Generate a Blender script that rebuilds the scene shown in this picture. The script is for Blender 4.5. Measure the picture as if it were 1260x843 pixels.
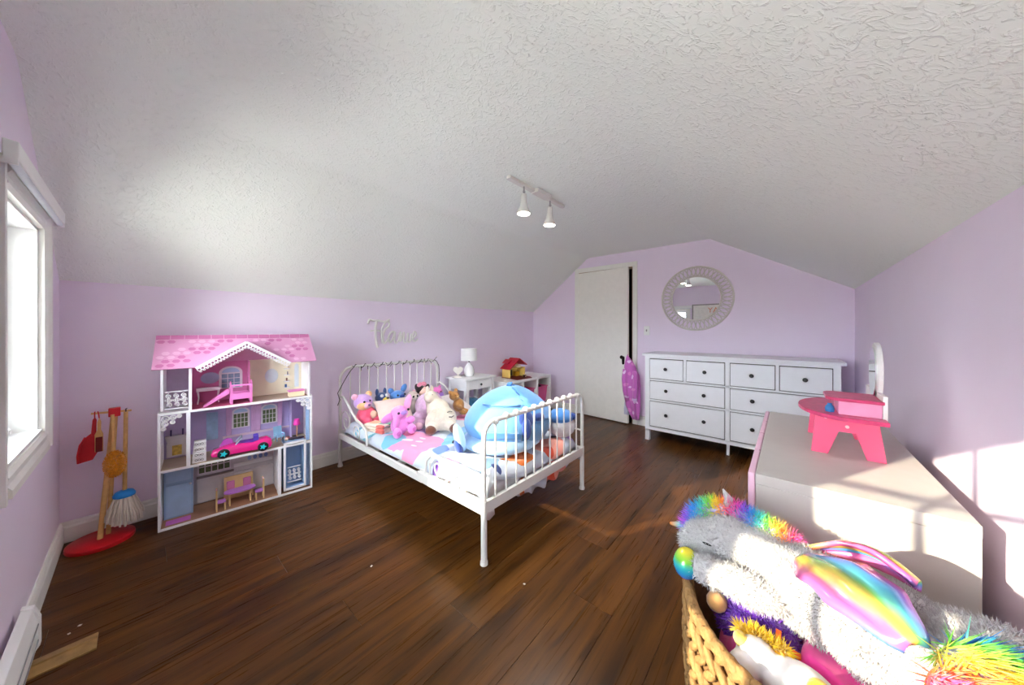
import bpy, bmesh, math, random
import numpy as np
from mathutils import Vector, Matrix, Euler
random.seed(7); rng = np.random.default_rng(7)
PI = math.pi
S = bpy.context.scene
for o in list(bpy.data.objects): bpy.data.objects.remove(o)
COL = S.collection

# ------------------------------------------------------------ camera, world, sun, exposure
W, L = 3.61, 4.505                    # room: X 0..W (left wall -> right wall), Y 0..L (window wall -> door wall)
cam = bpy.data.cameras.new('camera'); co = bpy.data.objects.new('camera', cam); COL.objects.link(co)
cam.sensor_fit = 'HORIZONTAL'; cam.sensor_width = 36; cam.lens = 395.72/1260*36
cam.shift_y = -(421.5-405.8)/1260; cam.clip_start = .02
co.location = (3.1634, .2974, 1.2286); co.rotation_euler = (PI/2-.0012, 0, .7114)
S.camera = co
wd = bpy.data.worlds.new('sky'); S.world = wd; wd.use_nodes = True
wt = wd.node_tree; bg = wt.nodes['Background']; bg.inputs[1].default_value = 13.5
wc = wt.nodes.new('ShaderNodeTexCoord'); ws_ = wt.nodes.new('ShaderNodeSeparateXYZ'); wr = wt.nodes.new('ShaderNodeValToRGB')
wm = wt.nodes.new('ShaderNodeMapRange'); wm.inputs[1].default_value = -1; wm.inputs[2].default_value = 1
wt.links.new(wc.outputs['Generated'], ws_.inputs[0]); wt.links.new(ws_.outputs[2], wm.inputs[0]); wt.links.new(wm.outputs[0], wr.inputs[0])
e = wr.color_ramp.elements; e[0].position = .485; e[0].color = (.44, .44, .41, 1); e[1].position = .515; e[1].color = (.86, .93, 1.0, 1)   # pale ground, hazy white sky
wt.links.new(wr.outputs[0], bg.inputs[0])
sl = bpy.data.lights.new('sun', 'SUN'); sun = bpy.data.objects.new('sun', sl); COL.objects.link(sun)
sl.energy = 7; sl.angle = .0093; sl.color = (1, .88, .66)
sun.rotation_euler = Vector((1, 1.89, -.70)).to_track_quat('-Z', 'Y').to_euler()
sun.location = (-2, -4, 3)
S.view_settings.view_transform = 'Standard'; S.view_settings.look = 'None'
S.view_settings.gamma = 1; S.view_settings.use_curve_mapping = False
S.cycles.max_bounces = 14; S.cycles.diffuse_bounces = 12
S.view_settings.exposure = 1.12
for px in (.945, 2.59):               # portals only guide the sampling of the sky through the two windows
    pl = bpy.data.lights.new('portal', 'AREA'); pl.shape = 'RECTANGLE'; pl.size = .8; pl.size_y = .95
    pl.cycles.is_portal = True
    po = bpy.data.objects.new('window_portal', pl); COL.objects.link(po)
    po.location = (px, -.16, 1.22); po.rotation_euler = (PI/2, 0, PI)

# ------------------------------------------------------------ materials
def lin(c):
    r = []
    for v in c[:3]:
        v = v/255
        r.append(v/12.92 if v <= .04045 else ((v+.055)/1.055)**2.4)
    return (*r, 1)
MATS = {}
def node(nt, t, **kw):
    n = nt.nodes.new(t)
    for k, v in kw.items():
        if k.startswith('i_'): n.inputs[int(k[2:])].default_value = v
        else: setattr(n, k, v)
    return n
def mat(name, col, rough=.5, metal=0, var=.06, vs=18, bump=0, bs=60, sheen=0, coat=0, emit=0, trans=0, ior=1.45, detail=3, alpha=1, sub=0):
    if name in MATS: return MATS[name]
    m = bpy.data.materials.new(name); m.use_nodes = True; nt = m.node_tree
    b = nt.nodes['Principled BSDF']; MATS[name] = m
    c = lin(col)
    tc = node(nt, 'ShaderNodeTexCoord')
    if var:
        n = node(nt, 'ShaderNodeTexNoise'); n.inputs['Scale'].default_value = vs; n.inputs['Detail'].default_value = detail
        nt.links.new(tc.outputs['Object'], n.inputs['Vector'])
        r = node(nt, 'ShaderNodeValToRGB')
        r.color_ramp.elements[0].position = .3; r.color_ramp.elements[1].position = .7
        r.color_ramp.elements[0].color = (*[x*(1-var) for x in c[:3]], 1)
        r.color_ramp.elements[1].color = (*[min(1, x*(1+var)) for x in c[:3]], 1)
        nt.links.new(n.outputs['Fac'], r.inputs['Fac']); nt.links.new(r.outputs['Color'], b.inputs['Base Color'])
    else: b.inputs['Base Color'].default_value = c
    b.inputs['Roughness'].default_value = rough; b.inputs['Metallic'].default_value = metal; b.inputs['IOR'].default_value = ior
    if sheen: b.inputs['Sheen Weight'].default_value = sheen; b.inputs['Sheen Roughness'].default_value = .5
    if coat: b.inputs['Coat Weight'].default_value = coat
    if emit: b.inputs['Emission Color'].default_value = c; b.inputs['Emission Strength'].default_value = emit
    if trans: b.inputs['Transmission Weight'].default_value = trans
    if bump:
        n2 = node(nt, 'ShaderNodeTexNoise'); n2.inputs['Scale'].default_value = bs; n2.inputs['Detail'].default_value = 3
        nt.links.new(tc.outputs['Object'], n2.inputs['Vector'])
        bp = node(nt, 'ShaderNodeBump'); bp.inputs['Strength'].default_value = bump; bp.inputs['Distance'].default_value = .006
        nt.links.new(n2.outputs['Fac'], bp.inputs['Height']); nt.links.new(bp.outputs['Normal'], b.inputs['Normal'])
    return m

def pmat(name, base, blobs, rough=.8, warp=.02, ws=6, axes='xy', sheen=.2, bump=.25, bs=40):
    """base colour with printed rounded shapes: blobs = (u, v, ru, rv, angle, colour) in object space"""
    m = bpy.data.materials.new(name); m.use_nodes = True; nt = m.node_tree; MATS[name] = m
    b = nt.nodes['Principled BSDF']; b.inputs['Roughness'].default_value = rough
    b.inputs['Sheen Weight'].default_value = sheen
    tc = node(nt, 'ShaderNodeTexCoord')
    no = node(nt, 'ShaderNodeTexNoise'); no.inputs['Scale'].default_value = ws
    nt.links.new(tc.outputs['Object'], no.inputs['Vector'])
    sub = node(nt, 'ShaderNodeVectorMath', operation='SUBTRACT'); sub.inputs[1].default_value = (.5, .5, .5)
    nt.links.new(no.outputs['Color'], sub.inputs[0])
    sc = node(nt, 'ShaderNodeVectorMath', operation='SCALE'); sc.inputs['Scale'].default_value = warp*2
    nt.links.new(sub.outputs[0], sc.inputs[0])
    ad = node(nt, 'ShaderNodeVectorMath', operation='ADD')
    nt.links.new(tc.outputs['Object'], ad.inputs[0]); nt.links.new(sc.outputs[0], ad.inputs[1])
    sp = node(nt, 'ShaderNodeSeparateXYZ'); nt.links.new(ad.outputs[0], sp.inputs[0])
    cb = node(nt, 'ShaderNodeCombineXYZ')
    ix = {'x': 0, 'y': 1, 'z': 2}
    nt.links.new(sp.outputs[ix[axes[0]]], cb.inputs[0]); nt.links.new(sp.outputs[ix[axes[1]]], cb.inputs[1])
    prev = None
    for (u, v, ru, rv, a, c) in blobs:
        mp = node(nt, 'ShaderNodeMapping', vector_type='TEXTURE')
        mp.inputs['Location'].default_value = (u, v, 0); mp.inputs['Rotation'].default_value = (0, 0, a)
        mp.inputs['Scale'].default_value = (ru, rv, 1)
        nt.links.new(cb.outputs[0], mp.inputs['Vector'])
        ln = node(nt, 'ShaderNodeVectorMath', operation='LENGTH'); nt.links.new(mp.outputs[0], ln.inputs[0])
        lt = node(nt, 'ShaderNodeMath', operation='LESS_THAN'); lt.inputs[1].default_value = 1
        nt.links.new(ln.outputs['Value'], lt.inputs[0])
        mx = node(nt, 'ShaderNodeMix', data_type='RGBA')
        nt.links.new(lt.outputs[0], mx.inputs[0])
        if prev is None: mx.inputs[6].default_value = lin(base)
        else: nt.links.new(prev, mx.inputs[6])
        mx.inputs[7].default_value = lin(c); prev = mx.outputs[2]
    nt.links.new(prev, b.inputs['Base Color'])
    n2 = node(nt, 'ShaderNodeTexNoise'); n2.inputs['Scale'].default_value = bs
    nt.links.new(tc.outputs['Object'], n2.inputs['Vector'])
    bp = node(nt, 'ShaderNodeBump'); bp.inputs['Strength'].default_value = bump; bp.inputs['Distance'].default_value = .005
    nt.links.new(n2.outputs['Fac'], bp.inputs['Height']); nt.links.new(bp.outputs['Normal'], b.inputs['Normal'])
    return m

def attr_mat(name, rough=.6, sheen=.2, coat=0, metal=0):
    m = bpy.data.materials.new(name); m.use_nodes = True; nt = m.node_tree; MATS[name] = m
    b = nt.nodes['Principled BSDF']; b.inputs['Roughness'].default_value = rough; b.inputs['Sheen Weight'].default_value = sheen
    b.inputs['Coat Weight'].default_value = coat; b.inputs['Metallic'].default_value = metal
    a = node(nt, 'ShaderNodeAttribute', attribute_name='dye'); nt.links.new(a.outputs['Color'], b.inputs['Base Color'])
    return m

def wood_floor():
    m = bpy.data.materials.new('floor_wood'); m.use_nodes = True; nt = m.node_tree
    b = nt.nodes['Principled BSDF']; lk = nt.links.new
    tc = node(nt, 'ShaderNodeTexCoord'); oi = node(nt, 'ShaderNodeObjectInfo')
    cm = node(nt, 'ShaderNodeCombineXYZ'); 
    for k, f in ((0, 37.0), (1, 91.0), (2, 53.0)):
        mu = node(nt, 'ShaderNodeMath', operation='MULTIPLY'); mu.inputs[1].default_value = f
        lk(oi.outputs['Random'], mu.inputs[0]); lk(mu.outputs[0], cm.inputs[k])
    ad = node(nt, 'ShaderNodeVectorMath', operation='ADD'); lk(tc.outputs['Object'], ad.inputs[0]); lk(cm.outputs[0], ad.inputs[1])
    def noise(sx, sy, scale, det):
        mp = node(nt, 'ShaderNodeMapping'); mp.inputs['Scale'].default_value = (sx, sy, 1); lk(ad.outputs[0], mp.inputs[0])
        n = node(nt, 'ShaderNodeTexNoise'); n.inputs['Scale'].default_value = scale; n.inputs['Detail'].default_value = det
        n.inputs['Distortion'].default_value = .6
        lk(mp.outputs[0], n.inputs['Vector']); return n
    g1 = noise(9, .8, 1.6, 5); g2 = noise(60, 1.6, 2.2, 6); g3 = noise(16, 2.2, 1.3, 2)
    r1 = node(nt, 'ShaderNodeValToRGB'); e = r1.color_ramp.elements
    e[0].position = .28; e[0].color = lin((56, 33, 12)); e[1].position = .75; e[1].color = lin((106, 66, 25))
    lk(g1.outputs['Fac'], r1.inputs[0])
    r2 = node(nt, 'ShaderNodeValToRGB'); e = r2.color_ramp.elements
    e[0].position = .3; e[0].color = (.8, .78, .76, 1); e[1].position = .65; e[1].color = (1.08, 1.06, 1.02, 1)
    lk(g2.outputs['Fac'], r2.inputs[0])
    r3 = node(nt, 'ShaderNodeValToRGB'); e = r3.color_ramp.elements
    e[0].position = .30; e[0].color = (.45, .42, .40, 1); e[1].position = .40; e[1].color = (1, 1, 1, 1)
    lk(g3.outputs['Fac'], r3.inputs[0])
    m1 = node(nt, 'ShaderNodeMix', data_type='RGBA', blend_type='MULTIPLY'); m1.inputs[0].default_value = .8
    lk(r1.outputs[0], m1.inputs[6]); lk(r2.outputs[0], m1.inputs[7])
    m2 = node(nt, 'ShaderNodeMix', data_type='RGBA', blend_type='MULTIPLY'); m2.inputs[0].default_value = .75
    lk(m1.outputs[2], m2.inputs[6]); lk(r3.outputs[0], m2.inputs[7])
    hs = node(nt, 'ShaderNodeHueSaturation')
    mr = node(nt, 'ShaderNodeMapRange'); mr.inputs[3].default_value = .9; mr.inputs[4].default_value = 1.08
    lk(oi.outputs['Random'], mr.inputs[0]); lk(mr.outputs[0], hs.inputs['Value']); lk(m2.outputs[2], hs.inputs['Color'])
    lk(hs.outputs[0], b.inputs['Base Color'])
    rr = node(nt, 'ShaderNodeMapRange'); b.inputs['Specular IOR Level'].default_value = .19; rr.inputs[3].default_value = .24; rr.inputs[4].default_value = .33
    lk(g2.outputs['Fac'], rr.inputs[0]); lk(rr.outputs[0], b.inputs['Roughness'])
    bp = node(nt, 'ShaderNodeBump'); bp.inputs['Strength'].default_value = .08; bp.inputs['Distance'].default_value = .002
    lk(g2.outputs['Fac'], bp.inputs['Height']); lk(bp.outputs[0], b.inputs['Normal'])
    return m

def ceiling_mat():
    m = bpy.data.materials.new('textured_plaster'); m.use_nodes = True; nt = m.node_tree
    b = nt.nodes['Principled BSDF']; lk = nt.links.new
    b.inputs['Base Color'].default_value = lin((241, 247, 240)); b.inputs['Roughness'].default_value = .85
    tc = node(nt, 'ShaderNodeTexCoord')
    n = node(nt, 'ShaderNodeTexNoise'); n.inputs['Scale'].default_value = 7; n.inputs['Detail'].default_value = 2
    lk(tc.outputs['Object'], n.inputs[0])
    sc = node(nt, 'ShaderNodeVectorMath', operation='SCALE'); sc.inputs['Scale'].default_value = .35; lk(n.outputs['Color'], sc.inputs[0])
    ad = node(nt, 'ShaderNodeVectorMath', operation='ADD'); lk(tc.outputs['Object'], ad.inputs[0]); lk(sc.outputs[0], ad.inputs[1])
    v = node(nt, 'ShaderNodeTexVoronoi', feature='DISTANCE_TO_EDGE'); v.inputs['Scale'].default_value = 17; lk(ad.outputs[0], v.inputs['Vector'])
    n3 = node(nt, 'ShaderNodeTexNoise'); n3.inputs['Scale'].default_value = 26; n3.inputs['Detail'].default_value = 3; n3.inputs['Distortion'].default_value = 2.2
    lk(tc.outputs['Object'], n3.inputs[0])
    r = node(nt, 'ShaderNodeValToRGB'); r.color_ramp.elements[0].position = .0; r.color_ramp.elements[1].position = .09
    r.color_ramp.elements[0].color = (1, 1, 1, 1); r.color_ramp.elements[1].color = (0, 0, 0, 1)
    lk(v.outputs['Distance'], r.inputs[0])
    r2 = node(nt, 'ShaderNodeValToRGB'); r2.color_ramp.elements[0].position = .47; r2.color_ramp.elements[1].position = .60
    lk(n3.outputs['Fac'], r2.inputs[0])
    mu = node(nt, 'ShaderNodeMath', operation='MULTIPLY'); lk(r.outputs[0], mu.inputs[0]); lk(r2.outputs[0], mu.inputs[1])
    a2 = node(nt, 'ShaderNodeMath', operation='MULTIPLY_ADD'); a2.inputs[1].default_value = .35
    lk(r2.outputs[0], a2.inputs[0]); lk(mu.outputs[0], a2.inputs[2])
    bp = node(nt, 'ShaderNodeBump'); bp.inputs['Strength'].default_value = .34; bp.inputs['Distance'].default_value = .009
    lk(a2.outputs[0], bp.inputs['Height']); lk(bp.outputs[0], b.inputs['Normal'])
    return m

# ------------------------------------------------------------ mesh helpers
class MB:
    def __init__(s): s.v = []; s.f = []; s.c = None
    def add(s, vs, fs):
        k = len(s.v); s.v += [tuple(v) for v in vs]; s.f += [tuple(i+k for i in f) for f in fs]; return s
    def bx(s, x0, x1, y0, y1, z0, z1):
        return s.add([(x0,y0,z0),(x1,y0,z0),(x1,y1,z0),(x0,y1,z0),(x0,y0,z1),(x1,y0,z1),(x1,y1,z1),(x0,y1,z1)],
                     [(0,3,2,1),(4,5,6,7),(0,1,5,4),(1,2,6,5),(2,3,7,6),(3,0,4,7)])
    def rbox(s, c, size, rot):
        R = Euler(rot).to_matrix(); c = Vector(c)
        h = [x/2 for x in size]
        vs = [c + R@Vector((sx*h[0], sy*h[1], sz*h[2])) for sz in (-1,1) for sx, sy in ((-1,-1),(1,-1),(1,1),(-1,1))]
        return s.add(vs, [(0,3,2,1),(4,5,6,7),(0,1,5,4),(1,2,6,5),(2,3,7,6),(3,0,4,7)])
    def tube(s, pts, r, n=8, closed=False, flat=1.0):
        P = [Vector(p) for p in pts]; N = len(P); R = r if isinstance(r, (list, tuple)) else [r]*N
        T = []
        for i in range(N):
            a = P[(i-1) % N] if (closed or i > 0) else P[i]; b = P[(i+1) % N] if (closed or i < N-1) else P[i]
            t = b-a; T.append(t.normalized() if t.length > 1e-9 else Vector((0,0,1)))
        u = T[0].orthogonal().normalized(); vs = []
        for i in range(N):
            u = (u - T[i]*u.dot(T[i]))
            u = u.normalized() if u.length > 1e-6 else T[i].orthogonal().normalized()
            w = T[i].cross(u)
            for k in range(n):
                a = 2*PI*k/n; vs.append(P[i] + u*math.cos(a)*R[i] + w*math.sin(a)*R[i]*flat)
        fs = []
        for i in range(N if closed else N-1):
            j = (i+1) % N
            for k in range(n):
                fs.append((i*n+k, i*n+(k+1) % n, j*n+(k+1) % n, j*n+k))
        if not closed: fs.append(tuple(range(n-1, -1, -1))); fs.append(tuple((N-1)*n+k for k in range(n)))
        return s.add(vs, fs)
    def lathe(s, prof, c=(0,0,0), n=20, sx=1, sy=1, rot=None):
        vs = []; fs = []; R = Euler(rot).to_matrix() if rot else None
        for (r, z) in prof:
            for k in range(n):
                a = 2*PI*k/n; p = Vector((math.cos(a)*r*sx, math.sin(a)*r*sy, z))
                if R: p = R@p
                vs.append(p+Vector(c))
        m = len(prof)
        for i in range(m-1):
            for k in range(n): fs.append((i*n+k, i*n+(k+1) % n, (i+1)*n+(k+1) % n, (i+1)*n+k))
        fs.append(tuple(range(n-1,-1,-1))); fs.append(tuple((m-1)*n+k for k in range(n)))
        return s.add(vs, fs)
    def prism(s, poly, h, fn):
        """poly: list of (a,b); extruded from h[0] to h[1]; fn(a,b,h)->xyz"""
        n = len(poly)
        vs = [fn(a, b, h[0]) for a, b in poly] + [fn(a, b, h[1]) for a, b in poly]
        fs = [tuple(range(n-1,-1,-1)), tuple(range(n, 2*n))] + [(i, (i+1) % n, n+(i+1) % n, n+i) for i in range(n)]
        return s.add(vs, fs)
    def ell(s, c, r, rot=None, n=14, m=9):
        r = (r, r, r) if isinstance(r, (int, float)) else r
        R = Euler(rot).to_matrix() if rot else None; c = Vector(c); vs = []; fs = []
        def P(x, y, z):
            p = Vector((x*r[0], y*r[1], z*r[2])); return c + (R@p if R else p)
        vs.append(P(0,0,-1))
        for i in range(1, m):
            t = PI*i/m
            for k in range(n): a = 2*PI*k/n; vs.append(P(math.sin(t)*math.cos(a), math.sin(t)*math.sin(a), -math.cos(t)))
        vs.append(P(0,0,1)); e = len(vs)-1
        for k in range(n): fs.append((0, 1+(k+1) % n, 1+k)); fs.append((e, e-n+k, e-n+(k+1) % n))
        for i in range(m-2):
            for k in range(n): fs.append((1+i*n+k, 1+i*n+(k+1) % n, 1+(i+1)*n+(k+1) % n, 1+(i+1)*n+k))
        return s.add(vs, fs)
    def obj(s, name, material, parent=None, world=False, smooth=True, angle=40, bevel=0, kind=None, label=None, loc=None, segs=2):
        me = bpy.data.meshes.new(name); vs = s.v
        off = Vector(loc) if loc is not None else None
        if world and parent is not None:
            M = mw(parent).inverted(); vs = [M@Vector(v) for v in vs]
        if off is not None: vs = [Vector(v)-off for v in vs]
        me.from_pydata([tuple(v) for v in vs], [], s.f); me.update()
        if s.c is not None:
            at = me.attributes.new('dye', 'FLOAT_COLOR', 'POINT'); at.data.foreach_set('color', np.asarray(s.c, dtype=np.float32).ravel())
        bm = bmesh.new(); bm.from_mesh(me); bmesh.ops.recalc_face_normals(bm, faces=bm.faces); bm.to_mesh(me); bm.free()
        if smooth:
            me.polygons.foreach_set('use_smooth', [True]*len(me.polygons)); me.set_sharp_from_angle(angle=math.radians(angle))
        if material: me.materials.append(material)
        o = bpy.data.objects.new(name, me); COL.objects.link(o)
        if parent is not None: o.parent = parent
        if off is not None: o.location = off
        if bevel:
            b = o.modifiers.new('bevel', 'BEVEL'); b.width = bevel; b.segments = segs; b.limit_method = 'ANGLE'; b.angle_limit = math.radians(50); b.harden_normals = False
        if kind: o['kind'] = kind
        if label: o['label'] = label
        return o
def mw(o):
    M = Matrix.LocRotScale(o.location, o.rotation_euler, o.scale)
    return mw(o.parent)@M if o.parent else M
def thing(name, label, cat, loc=(0,0,0), rotz=0, group=None):
    o = bpy.data.objects.new(name, None); COL.objects.link(o); o.empty_display_size = .05
    o.location = loc; o.rotation_euler = (0,0,rotz); return tag(o, label, cat, group)
def tag(o, label, cat, group=None):
    o['label'] = label; o['category'] = cat
    if group: o['group'] = group
    return o
def struct(o): o['kind'] = 'structure'; return o
def copy_tree(o, parent=None):
    c = o.copy(); COL.objects.link(c)
    if parent is not None: c.parent = parent
    for ch in o.children: copy_tree(ch, c)
    return c
def fuzzy(mb, name, material, parent=None, world=True, voxel=.008, it=8, loc=None, label=None):
    o = mb.obj(name, material, parent, world=world and parent is not None, loc=loc, label=label, angle=180)
    r = o.modifiers.new('remesh', 'REMESH'); r.mode = 'VOXEL'; r.voxel_size = voxel; r.use_smooth_shade = True
    sm = o.modifiers.new('smooth', 'SMOOTH'); sm.factor = .5; sm.iterations = it
    return o
def plate(poly, holes, h, fn):
    """flat polygon with holes, extruded; returns MB"""
    bm = bmesh.new(); edges = []
    for loop in [poly]+holes:
        vs = [bm.verts.new((a, b, 0)) for a, b in loop]
        edges += [bm.edges.new((vs[i], vs[(i+1) % len(vs)])) for i in range(len(vs))]
    bmesh.ops.triangle_fill(bm, edges=edges, use_beauty=True)
    r = bmesh.ops.extrude_face_region(bm, geom=list(bm.faces))
    for e in r['geom']:
        if isinstance(e, bmesh.types.BMVert): e.co.z = 1
    bm.verts.index_update(); mb = MB()
    mb.add([fn(v.co.x, v.co.y, h[0] if v.co.z < .5 else h[1]) for v in bm.verts], [[v.index for v in f.verts] for f in bm.faces])
    bm.free(); return mb
def circ(cx, cy, rx, ry=None, n=24, a0=0, a1=2*PI):
    ry = rx if ry is None else ry
    full = abs(a1-a0-2*PI) < 1e-6
    return [(cx+rx*math.cos(a0+(a1-a0)*i/(n if full else n-1)), cy+ry*math.sin(a0+(a1-a0)*i/(n if full else n-1))) for i in range(n)]
def spiral(cx, cy, r0, r1, a0, turns, n=40):
    return [(cx+(r0+(r1-r0)*i/(n-1))*math.cos(a0+turns*2*PI*i/(n-1)), cy+(r0+(r1-r0)*i/(n-1))*math.sin(a0+turns*2*PI*i/(n-1))) for i in range(n)]

white = mat('white_paint', (238, 239, 238), .38, var=.015)
trimw = mat('trim_white', (236, 236, 230), .42, var=.02)
doorw = mat('door_white', (238, 237, 229), .45, var=.02)
metalw = mat('white_enamel', (222, 221, 215), .28, var=.01)
black = mat('black_metal', (22, 22, 24), .4)
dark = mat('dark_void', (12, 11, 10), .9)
def thin_glass():
    m = bpy.data.materials.new('clear_glass'); m.use_nodes = True; nt = m.node_tree; nt.nodes.remove(nt.nodes['Principled BSDF'])
    tr = node(nt, 'ShaderNodeBsdfTransparent'); tr.inputs[0].default_value = (.96, .97, .97, 1); gl = node(nt, 'ShaderNodeBsdfGlossy'); gl.inputs['Roughness'].default_value = .02
    lw = node(nt, 'ShaderNodeFresnel'); lw.inputs[0].default_value = 1.25; mx = node(nt, 'ShaderNodeMixShader')
    nt.links.new(lw.outputs[0], mx.inputs[0]); nt.links.new(tr.outputs[0], mx.inputs[1]); nt.links.new(gl.outputs[0], mx.inputs[2])
    nt.links.new(mx.outputs[0], nt.nodes['Material Output'].inputs[0]); return m
glass = thin_glass()
lilac = mat('lilac_wall', (235, 222, 239), .62, var=.012, vs=3, bump=.05, bs=220)

# ------------------------------------------------------------ the room
ZK, ZK2, XB, ZC, XR = 1.511, 1.592, .973, 2.25, 2.477      # knee heights, crease lines and flat ceiling height
base = struct(MB().bx(-.1, W+.1, -.14, L+.12, -.10, -.012).obj('floor', mat('subfloor', (40, 26, 16), .8)))
fw = wood_floor()
x0 = 2.205-.192*12
ends = {10: [-.62, 1.206, 3.05], 11: [.1, 2.0, 3.7], 9: [.35, 2.1, 3.9], 12: [-.2, 1.62, 3.4], 8: [.9, 2.75], 13: [.6, 2.4, 4.2], 7: [.05, 1.83, 3.6]}
for i in range(20):
    xa, xb = max(x0+.192*i, 0), min(x0+.192*(i+1), W)
    if xb-xa < .01: continue
    es = ends.get(i-1)
    if es is None:
        st = (i*.731) % 1.8; es = [st-1.8+1.8*k for k in range(4)]
    cuts = [0]+[e for e in es if .05 < e < L-.05]+[L]
    for ya, yb in zip(cuts[:-1], cuts[1:]):
        g = .0006
        MB().bx(xa+g, xb-g, ya+g, yb-g, -.014, 0).obj('plank', fw, base, smooth=False, bevel=.0007, segs=1, loc=((xa+xb)/2, (ya+yb)/2, 0))

prof = [(0, ZK), (XB-.05, ZC-.038), (XB-.02, ZC-.016), (XB+.02, ZC-.003), (XB+.06, ZC), (XR-.02, ZC), (XR+.01, ZC-.004), (W, ZK2)]
out = [(W+.2, ZK2-.11), (W+.2, ZK2+.1), (XR+.1, ZC+.25), (XB-.1, ZC+.25), (-.2, ZK+.05), (-.2, ZK-.16)]
struct(MB().prism(prof+out, (-.14, L+.12), lambda a, b, h: (a, h, b)).obj('ceiling', ceiling_mat(), smooth=True, angle=25))
gable = [(-.1, 0), (W+.1, 0), (W+.1, ZK2-.02), (W, ZK2+.02), (XR+.02, ZC+.05), (XB, ZC+.05), (0, ZK+.03), (-.1, ZK-.02)]
def rect(a0, a1, b0, b1): return [(a0,b0),(a1,b0),(a1,b1),(a0,b1)]
WIN = [(.60, 1.275), (2.22, 2.96)]; WZ = (.765, 1.685)
struct(plate(gable, [rect(a, b, *WZ) for a, b in WIN], (-.14, 0), lambda a, b, h: (a, h, b)).obj('wall_window', lilac, smooth=False))
DX0, DX1, DZ = .83, 1.62, 2.05
dg = gable[:1]+[(DX0, 0), (DX0, DZ), (DX1, DZ), (DX1, 0)]+gable[1:]
struct(plate(dg, [], (L, L+.12), lambda a, b, h: (a, h, b)).obj('wall_far', lilac, smooth=False))
struct(MB().bx(-.1, 0, 0, L, 0, ZK).obj('wall_left', lilac, smooth=False))
struct(MB().bx(W, W+.1, 0, L, 0, ZK2).obj('wall_right', lilac, smooth=False))
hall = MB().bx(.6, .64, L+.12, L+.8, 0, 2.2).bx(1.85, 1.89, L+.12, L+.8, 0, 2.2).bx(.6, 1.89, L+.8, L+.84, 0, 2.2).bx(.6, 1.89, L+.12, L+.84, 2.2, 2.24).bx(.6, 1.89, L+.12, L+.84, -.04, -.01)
struct(hall.obj('wall_hall_light_block', dark, smooth=False))  # added near-black shell behind the door, blocks sky light so the gap reads dark
def base_board(name, poly_fn, h):
    pr = [(0,0),(.016,0),(.016,.085),(.012,.095),(.012,.108),(.006,.118),(0,.118)]
    return struct(MB().prism(pr, h, poly_fn).obj(name, trimw, smooth=False))
base_board('baseboard_left', lambda a, b, h: (a, h, b), (.0, L))
base_board('baseboard_window', lambda a, b, h: (h, a, b), (.016, W-.016))
base_board('baseboard_right', lambda a, b, h: (W-a, h, b), (0, L))
base_board('baseboard_far', lambda a, b, h: (h, L-a, b), (.016, .775))
base_board('baseboard_far_right', lambda a, b, h: (h, L-a, b), (1.685, W-.016))

# windows ------------------------------------------------------------------
def window(n, xa, xb, grid):
    za, zb = WZ; cw = .08
    w = struct(thing('window_%d' % n, '', 'window', ((xa+xb)/2, 0, za))); del w['label']; del w['category']
    def P(mb, nm, m, **k): return mb.obj(nm, m, w, world=True, **k)
    pr = [(0,0),(0,.018),(.014,.026),(.04,.022),(.055,.032),(cw,.032),(cw,0)]      # moulded casing profile
    for side, fn, h in (('l', lambda a, b, h: (xa-a, b, h), (za-cw, zb+cw)), ('r', lambda a, b, h: (xb+a, b, h), (za-cw, zb+cw)),
                        ('t', lambda a, b, h: (h, b, zb+a), (xa, xb)), ('b', lambda a, b, h: (h, b, za-a), (xa, xb))):
        P(MB().prism(pr, h, fn), 'casing', trimw, smooth=False)
    t = .012
    P(MB().bx(xa, xa+t, -.14, .0, za, zb), 'jamb', white, smooth=False); P(MB().bx(xb-t, xb, -.14, 0, za, zb), 'jamb', white, smooth=False)
    P(MB().bx(xa, xb, -.14, 0, zb-t, zb), 'jamb', white, smooth=False); P(MB().bx(xa, xb, -.14, .012, za-.004, za+.014), 'sill', white, smooth=False)
    ga, gb, gz0, gz1 = xa+.045, xb-.045, .82, 1.637
    fr = plate(rect(xa+t, xb-t, za+.014, zb-t), [rect(ga, gb, gz0, gz1)], (-.125, -.085), lambda a, b, h: (a, h, b))
    P(fr, 'sash', white, smooth=False)
    if grid:
        nx, nz = 3, 4
        m = MB()
        for k in range(1, nx): x = ga+(gb-ga)*k/nx; m.bx(x-.009, x+.009, -.113, -.097, gz0, gz1)
        for k in range(1, nz): z = gz0+(gz1-gz0)*k/nz; m.bx(ga, gb, -.1125, -.0975, z-.009, z+.009)
        P(m, 'muntin_grid', white, smooth=False)
        for i in range(nx):
            for k in range(nz):
                P(MB().bx(ga+(gb-ga)*i/nx+.002, ga+(gb-ga)*(i+1)/nx-.002, -.107, -.104, gz0+(gz1-gz0)*k/nz+.002, gz0+(gz1-gz0)*(k+1)/nz-.002), 'pane', glass, smooth=False)
    else:
        P(MB().bx(ga-.005, gb+.005, -.107, -.104, gz0-.005, gz1+.005), 'pane', glass, smooth=False)
    P(MB().bx(xa+.03, xa+.07, -.084, -.06, za+.014, za+.03).tube([(xa+.05,-.07,za+.03),(xa+.09,-.06,za+.045)], .006), 'crank_handle', white)
    return w
window(1, *WIN[0], False); window(2, *WIN[1], True)
bl = thing('blind_headrail', 'white roller blind headrail above the window without a pane grid', 'blind', ((.50+1.375)/2, 0, 1.70))
MB().prism([(.033,1.742),(.060,1.742),(.062,1.752),(.062,1.795),(.033,1.80)], (.475, 1.40), lambda a, b, h: (h, a, b)).obj('valance', white, bl, world=True, smooth=False, bevel=.003)
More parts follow.
